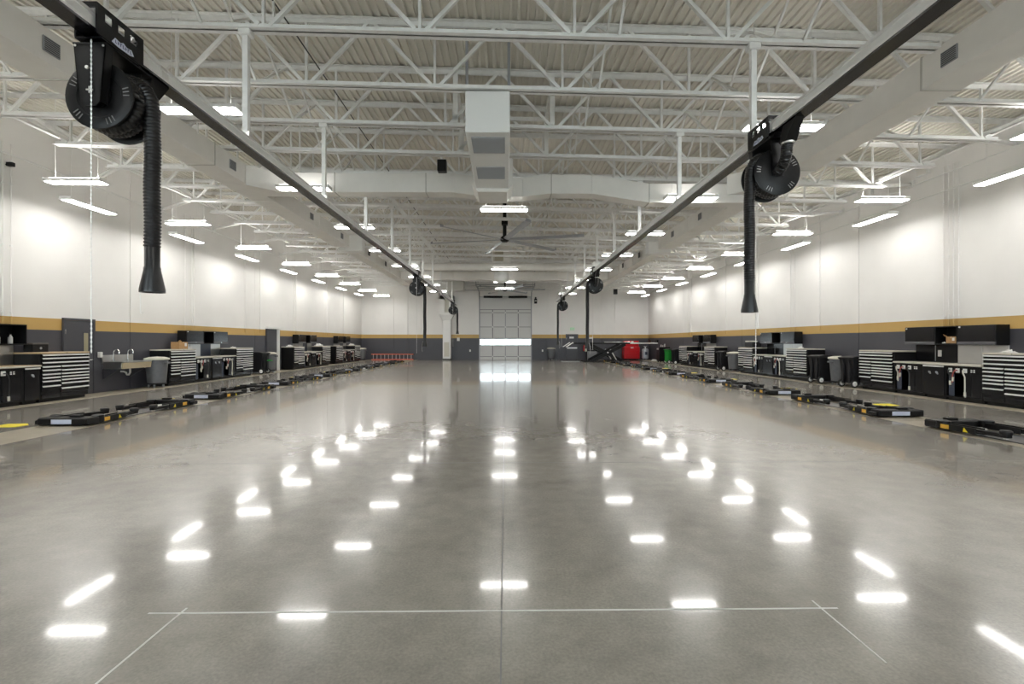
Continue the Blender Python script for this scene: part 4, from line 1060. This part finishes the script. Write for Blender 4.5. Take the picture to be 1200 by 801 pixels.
def wheelie_meshes(m_, lidm):
    r = {}
    b = MB()
    b.add([(-.22, -.26, .10), (.22, -.26, .10), (.22, .20, .10), (-.22, .20, .10), (-.28, -.33, .96), (.28, -.33, .96), (.28, .30, .96), (-.28, .30, .96)], [(3, 2, 1, 0), (4, 5, 6, 7), (0, 1, 5, 4), (1, 2, 6, 5), (2, 3, 7, 6), (3, 0, 4, 7)])
    b.cbox(-.295, .295, -.345, .315, .93, .975, .008)
    for s in (-1, 1): b.prism([(s * .10, .14), (s * .16, .14), (s * .18, .78), (s * .12, .92), (s * .06, .78)], -.36, -.30, 'xz')
    r['body'] = b.mesh('body', m_)
    l = MB().prism([(-.37, .975), (.33, .975), (.34, 1.0), (.10, 1.045), (-.20, 1.04), (-.38, 1.0)], -.305, .305, 'yz')
    r['lid'] = l.mesh('lid', lidm)
    r['handle'] = MB().cyl((-.24, -.40, .99), (.24, -.40, .99), .016).box(-.25, -.22, -.41, -.33, .95, 1.0).box(.22, .25, -.41, -.33, .95, 1.0).mesh('handle', m_)
    r['axle'] = MB().cyl((-.30, -.27, .132), (.30, -.27, .132), .012).mesh('axle', M_CHROME)
    for s in (-1, 1):
        r['tyre%d' % s] = MB().lathe([(.05, s * .235), (.125, s * .235), (.132, s * .25), (.132, s * .275), (.125, s * .29), (.05, s * .29)], 20, 'x', (0, -.27, .132)).mesh('wheel', M_TIRE, 40)
        r['hub%d' % s] = MB().lathe([(0, s * .228), (.081, s * .228), (.085, s * .235), (.085, s * .290), (.07, s * .297), (0, s * .297)], 16, 'x', (0, -.27, .132)).mesh('hub', M_WHITE, 40)
    return r
WBK = wheelie_meshes(M_BLKPLAS, M_BLKPLAS); WGR = wheelie_meshes(M_GREEN, M_BLKPLAS)
def wheelie(x, y, rz, label, W=WBK):
    t = thing('wheeled_bin', label, 'bin', (x, y, .003), rz)
    b = link('body', W['body'], t); link('handle', W['handle'], b); link('lid', W['lid'], t); link('axle', W['axle'], t)
    for s in (-1, 1): w = link('wheel', W['tyre%d' % s], t); link('hub', W['hub%d' % s], w)
RW = -PI / 2
round_bin(-11.72, 16.67, 'grey round bin with pale lid on a dolly beside the wash sink', 1.12)
wheelie(11.75, 16.32, RW + .12, 'black wheeled bin nearest the bench with the cardboard box on its shelf')
round_bin(11.78, 17.10, 'grey round bin with pale lid standing between two black wheeled bins', 1.12)
wheelie(11.70, 17.95, RW + .12, 'black wheeled bin against the drawer cabinet with crumpled white wrap')
wheelie(11.72, 25.95, RW + .12, 'black wheeled bin next to the round bin two benches from the far wall')
round_bin(11.75, 25.0, 'grey round bin beside the drawer cabinet with the printer', 1.12)
wheelie(11.65, 34.4, RW + .2, 'bright green wheeled bin with black lid', WGR)
wheelie(11.75, 33.3, RW + .1, 'black wheeled bin right beside the bright green wheeled bin')
wheelie(-11.72, 23.55, PI / 2 - .1, 'black wheeled bin with a green bag beside the white-jambed doorway')
round_bin(-11.68, 24.45, 'grey round bin standing by the white-jambed doorway', 1.12)
round_bin(-11.65, 40.0, 'grey round bin at the end of the benches by the orange ladder', 1.15)
round_bin(3.9, 41.5, 'grey round bin standing between the overhead door and the exit door', 1.15)
crumple((-11.20, 23.5, .62), 0, .14, 'bright green bag hanging on the black wheeled bin by the doorway', M_GREEN, 'green_bag', 'bag')

# ---- wash sink
sk = thing('wash_sink', 'stainless wall-hung wash sink with two gooseneck taps', 'sink', (XL + .002, 15.05, 0), PI / 2)
W = 1.22
part('back_upstand', MB().cbox(0, W, -.05, -.004, .86, 1.12, .004), M_SS, sk)
bs = MB()
bs.box(0, W, -.60, -.585, .70, .92).box(0, .015, -.585, -.05, .70, .92).box(W - .015, W, -.585, -.05, .70, .92).box(.015, W - .015, -.585, -.05, .70, .715)
bs.prism([(-.60, .92), (-.66, .92), (-.66, .90), (-.60, .86)], 0, W, 'yz')
part('basin', bs, M_SS, sk)
part('apron', MB().prism([(-.63, .70), (-.60, .70), (-.60, .88), (-.66, .88)], .02, W - .02, 'yz'), mat('tan_apron', (.50, .42, .28), .35), sk)
for x in (.34, .92):
    p_ = [(x, -.10, .90), (x, -.10, 1.20)] + [(x, -.10 - .085 + .085 * math.cos(a), 1.20 + .085 * math.sin(a)) for a in [PI * q / 8 for q in range(1, 9)]] + [(x, -.27, 1.15)]
    tp = part('tap', MB().tube(p_, .017, 8), M_CHROME, sk, 50)
    part('tap_lever', MB().bar((x - .07, -.09, .955), (x - .02, -.09, .955), .016, .012).bar((x + .02, -.09, .955), (x + .07, -.09, .955), .016, .012), M_CHROME, tp)
for x in (.08, W - .08): part('wall_bracket', MB().prism([(-.006, .38), (-.006, .70), (-.50, .70)], x - .02, x + .02, 'yz'), M_SLATE, sk)
tr_ = [(.75, -.30, .70), (.75, -.30, .55), (.75, -.26, .48), (.75, -.20, .48), (.75, -.17, .55), (.75, -.10, .58), (.75, -.01, .58)]
part('drain_trap', MB().tube(tr_, .028, 8), M_WHITE, sk, 50)
t = thing('soap_dispenser', 'small white soap dispenser on the wall beside the wash sink', 'dispenser', (XL + .002, 15.0, 1.12), PI / 2)
part('case', MB().cbox(-.10, .0, -.10, -.002, -.07, .10, .015), M_WHITE, t); part('nozzle', MB().cyl((-.04, -.08, -.07), (-.04, -.08, -.11), .01), M_CHROME, t)

# ---- lifts set in the floor
def lift_meshes():
    r = {}
    r['yoke'] = MB().cbox(-.46, .46, -.13, .13, .02, .15, .02).cbox(-.54, -.46, -.09, .09, .03, .11, .015).mesh('yoke', M_BLACK)
    r['decal'] = MB().box(-.20, .16, -.134, -.130, .045, .125).mesh('decal', M_DECAL)
    arm = MB()
    arm.prism([(-.09, -.05), (.09, -.05), (.075, .62), (.055, .70), (-.055, .70), (-.075, .62)], .045, .075, 'xy')
    arm.cbox(-.09, -.07, -.05, .60, .03, .13, .004).cbox(.07, .09, -.05, .60, .03, .13, .004).cbox(-.05, .05, .30, 1.02, .05, .11, .006)
    arm.lathe([(0, .03), (.10, .03), (.10, .16), (.07, .175), (0, .175)], 16)
    r['arm'] = arm.mesh('swing_arm', M_BLACK, 30)
    r['pad'] = MB().lathe([(0, .10), (.075, .10), (.08, .115), (.08, .15), (.065, .165), (0, .165)], 18, 'z', (0, .97, 0)).mesh('pad', M_RUBBER, 30)
    r['screw'] = MB().lathe([(0, .03), (.035, .03), (.035, .10), (0, .10)], 12, 'z', (0, .97, 0)).mesh('pad_screw', M_ALU, 30)
    for s in (-1, 1):
        r['lab%d' % s] = MB().box(*sorted((s * .09, s * .094)), .03, .17, .045, .115).mesh('amber_label', M_AMBER)
        r['tri%d' % s] = MB().prism([(.40, .045), (.48, .045), (.42, .115)], *sorted((s * .09, s * .094)), 'yz').mesh('yellow_triangle', M_YELLOW)
    r['plate'] = MB().box(-.30, .30, .62, 2.18, .004, .018).mesh('cover_plate', mat('tread_plate', (.16, .16, .165), .35, .6, var=.2, scale=60))
    r['post'] = MB().lathe([(0, .004), (.16, .004), (.16, .05), (0, .05)], 20).mesh('piston', M_ALU, 30)
    r['bag'] = MB().cbox(-.10, .10, -.05, .05, .15, .19, .01).mesh('lock_housing', M_BLACK)
    return r
LF = lift_meshes()
rl = random.Random(3)
def lift(x, y, sx, label, group):
    t = thing('floor_lift', label, 'car lift', (x, y, 0.002), 0, group)
    link('cover_plate', LF['plate'], t)
    for e, yy, rot in ((0, 0, 0), (1, 2.8, PI)):
        yk = link('yoke', LF['yoke'], t, (0, yy, 0), rot); link('decal', LF['decal'], yk); link('lock_housing', LF['bag'], yk, (.12, .03, 0))
        link('piston', LF['post'], t, (0, yy + (.35 if e == 0 else -.35), 0.012))
        for s in (-1, 1):
            a = link('swing_arm', LF['arm'], t, (s * .38, yy + (.18 if e == 0 else -.18), 0), rot + rl.uniform(-.12, .12) + (s if e == 0 else -s) * .05)
            link('pad', LF['pad'], a); link('pad_screw', LF['screw'], a)
            q = s if e == 0 else -s
            link('amber_label', LF['lab%d' % q], a); link('yellow_triangle', LF['tri%d' % q], a)
for k in range(7):
    lift(-7.95, 9.05 + 4.05 * k, -1, nth(6 - k) + ' black floor lift from the far wall in the sink-side bays', 'floor lifts on the sink side')
for k in range(-1, 7):
    lift(7.95, 9.85 + 4.1 * k, 1, nth(6 - k) + ' black floor lift from the far wall in the bays opposite the sinks', 'floor lifts opposite the sinks')
ym = MB().prism([(-.24, -.20), (.22, -.16), (.26, .05), (.10, .20), (-.22, .16)], 0, .006, 'xy').mesh('floor_marker', M_YELLOW)
for k in range(6):
    o = link('floor_marker', ym, None, (-8.98, 9.05 + 4.05 * k, .001)); tag(o, nth(5 - k) + ' flat yellow floor marker from the far wall on the sink side', 'floor marker', 'yellow floor markers on the sink side')
    o = link('floor_marker', ym, None, (9.2, 11.75 + 4.1 * k, .001), PI); tag(o, nth(5 - k) + ' flat yellow floor marker from the far wall opposite the sinks', 'floor marker', 'yellow floor markers opposite the sinks')

# ---- orange ladder on its side
ld = thing('ladder', 'orange extension ladder lying on its side against the far wall', 'ladder', (-11.3, 41.6, 0))
for k in range(2):
    part('rail', MB().cbox(0, 3.55, -.03, .03, .02 + k * .43, .09 + k * .43, .006), M_ORANGE, ld)
for k in range(11): part('rung', MB().cyl((.16 + k * .32, 0, .05), (.16 + k * .32, 0, .48), .019, n=8), M_ALU, ld)
part('foot', MB().box(3.55, 3.62, -.04, .04, .0, .12).box(3.55, 3.62, -.04, .04, .42, .54), M_BLACK, ld)

# ---- scissor alignment rack near the far wall
rk = thing('scissor_rack', 'raised black scissor-lift alignment rack by the far wall', 'car lift', (7.6, 38.4, 0))
ZP = 1.36
for yy in (-1.0, .9):
    rw = part('runway', MB().cbox(-2.4, 4.05, yy - .26, yy + .26, ZP, ZP + .13, .01), M_BLACK, rk)
    part('turn_plate', MB().cbox(.4, 1.1, yy - .22, yy + .22, ZP + .13, ZP + .17, .01).cbox(1.35, 1.9, yy - .22, yy + .22, ZP + .13, ZP + .17, .01), M_ALU, rw)
    part('runway_edge', MB().cbox(1.9, 4.0, yy - .275, yy - .262, ZP + .03, ZP + .11, .003), M_ALU, rw)
    part('wheel_stop', MB().cbox(3.95, 4.05, yy - .26, yy + .26, ZP + .13, ZP + .32, .01), M_BLACK, rw)
    rp_ = part('ramp', MB().bar((-2.42, yy, ZP + .12), (-2.95, yy, ZP - .22), .5, .04), M_ALU, rk)
    for q, dyy in ((0, -.13), (1, .10)):
        a, b = ((-.95, .07), (1.55, ZP + .0)) if q == 0 else ((-1.15, ZP + .0), (1.35, .07))
        part('scissor_leg', MB().bar((a[0], yy + dyy, a[1]), (b[0], yy + dyy, b[1]), .10, .24), M_BLACK, rk)
    part('pivot_pin', MB().cyl((.2, yy - .3, .72), (.2, yy + .28, .72), .05, n=12), M_ALU, rk, 40)
    part('hydraulic_ram', MB().cyl((.9, yy, .15), (.45, yy, .95), .045, n=12), M_ALU, rk, 40)
    part('base_frame', MB().cbox(-1.6, 1.9, yy - .3, yy + .3, .003, .07, .01), M_BLACK, rk)
part('cross_tie', MB().cbox(-.9, -.7, -.7, .6, .01, .07, .01).cbox(1.2, 1.4, -.7, .6, .01, .07, .01), M_BLACK, rk)
fl = thing('floor_frame', 'black drive-over ramp frame flat on the floor before the scissor rack', 'ramp', (5.3, 38.2, 0.002))
part('plate', MB().cbox(-.9, .45, -.7, .5, 0, .035, .01), M_GRILLE, fl); part('grip_strip', MB().box(-.8, .35, -.5, -.4, .035, .045).box(-.8, .35, .2, .3, .035, .045), M_BLACK, fl)

# ---- machines along the far wall
tc_ = thing('tyre_changer', 'grey and black tyre-changing machine behind the scissor rack', 'machine', (7.2, 40.9, 0))
part('base', MB().cbox(-.35, .40, -.35, .35, .003, .75, .03), mat('machine_grey', (.30, .30, .31), .4), tc_)
part('turntable', MB().lathe([(0, .75), (.28, .75), (.30, .78), (.30, .84), (0, .86)], 20), M_BLACK, tc_, 40)
part('column', MB().cbox(-.45, -.28, .05, .25, .003, 1.95, .015), M_BLACK, tc_)
part('swing_arm', MB().bar((-.36, .15, 1.85), (.10, .0, 1.85), .08, .10).cyl((.10, 0, 1.2), (.10, 0, 1.95), .03), M_ALU, tc_)
part('air_tank', MB().lathe([(0, -.3), (.09, -.27), (.1, -.2), (.1, .2), (.09, .27), (0, .3)], 14, 'z', (-.5, -.2, 1.0)), M_RIM, tc_, 40)
part('pedals', MB().box(-.2, -.1, -.5, -.35, .03, .08).box(.0, .1, -.5, -.35, .03, .08), M_ALU, tc_)
rc = thing('red_tool_chest', 'tall bright red roller tool chest at the far wall', 'tool chest', (10.65, 41.45, 0))
part('lower_chest', MB().cbox(-.66, .66, -.38, .38, .12, 1.12, .02), M_RED, rc)
part('upper_chest', MB().cbox(-.60, .60, -.30, .36, 1.13, 1.62, .02), M_RED, rc)
for k in range(4):
    d_ = part('drawer', MB().cbox(-.60, .60, -.40, -.38, .18 + k * .22, .37 + k * .22, .006), M_RED, rc); part('pull', MB().cbox(-.5, .5, -.415, -.40, .34 + k * .22, .36 + k * .22, .003), M_RED, d_)
part('badge', MB().box(-.12, .12, -.42, -.40, 1.0, 1.08).box(-.05, .15, -.305, -.30, 1.48, 1.58), M_PAPER, rc)
part('side_handle', MB().tube([(.66, -.2, .75), (.74, -.2, .75), (.74, .2, .75), (.66, .2, .75)], .015, 6), M_CHROME, rc)
cs = MB()
for x in (-.5, .5):
    for y in (-.28, .28): cs.cyl((x - .02, y, .058), (x + .02, y, .058), .055, n=12).box(x - .03, x + .03, y - .02, y + .02, .06, .12)
part('casters', cs, M_TIRE, rc)
tk = thing('fluid_tank', 'grey upright fluid tank on feet beside the red tool chest', 'tank', (11.72, 40.9, 0))
part('vessel', MB().lathe([(0, .12), (.2, .12), (.27, .18), (.28, .25), (.28, .85), (.25, .93), (.12, .98), (0, .99)], 24), M_TANK, tk, 40)
part('feet', MB().cyl((.15, .1, .003), (.15, .1, .16), .02).cyl((-.15, .1, .003), (-.15, .1, .16), .02).cyl((0, -.18, .003), (0, -.18, .16), .02), M_TANK, tk)
part('label_plate', MB().cbox(-.1, .1, -.29, -.275, .45, .7, .004), M_CASEBLUE, tk)
part('pump_head', MB().cyl((0, 0, .98), (0, 0, 1.15), .05).bar((-.12, 0, 1.13), (.12, 0, 1.13), .04, .04), M_ALU, tk)
od_ = thing('oil_drainer', 'black and dark red waste-oil dispenser unit against the wall past the green bin', 'machine', (11.75, 36.3, 0), -PI / 2)
part('cabinet', MB().cbox(-.35, .35, -.40, .40, .10, 1.15, .02), M_BLACK, od_)
part('red_flank', MB().cbox(-.42, -.35, -.38, .38, .10, 1.05, .01), mat('dark_red', (.10, .012, .012), .35), od_)
part('gauges', MB().cyl((-.15, -.40, 1.0), (-.15, -.43, 1.0), .07, n=14).cyl((.08, -.40, 1.0), (.08, -.43, 1.0), .07, n=14), M_ALU, od_, 40)
part('fittings', MB().cyl((-.2, -.1, 1.15), (-.2, -.1, 1.32), .03).cyl((.0, .1, 1.15), (.0, .1, 1.38), .03).cyl((.2, -.1, 1.15), (.2, -.1, 1.28), .03), M_ALU, od_, 40)
cs = MB()
for x in (-.28, .28):
    for y in (-.3, .3): cs.cyl((x - .02, y, .05), (x + .02, y, .05), .047, n=12).box(x - .025, x + .025, y - .02, y + .02, .05, .10)
part('casters', cs, M_TIRE, od_)
crumple((11.9, 38.9, .004), 0, .28, 'crumpled white sheet on the floor in the corner by the tank', M_PAPER, 'crumpled_sheet', 'sheet')
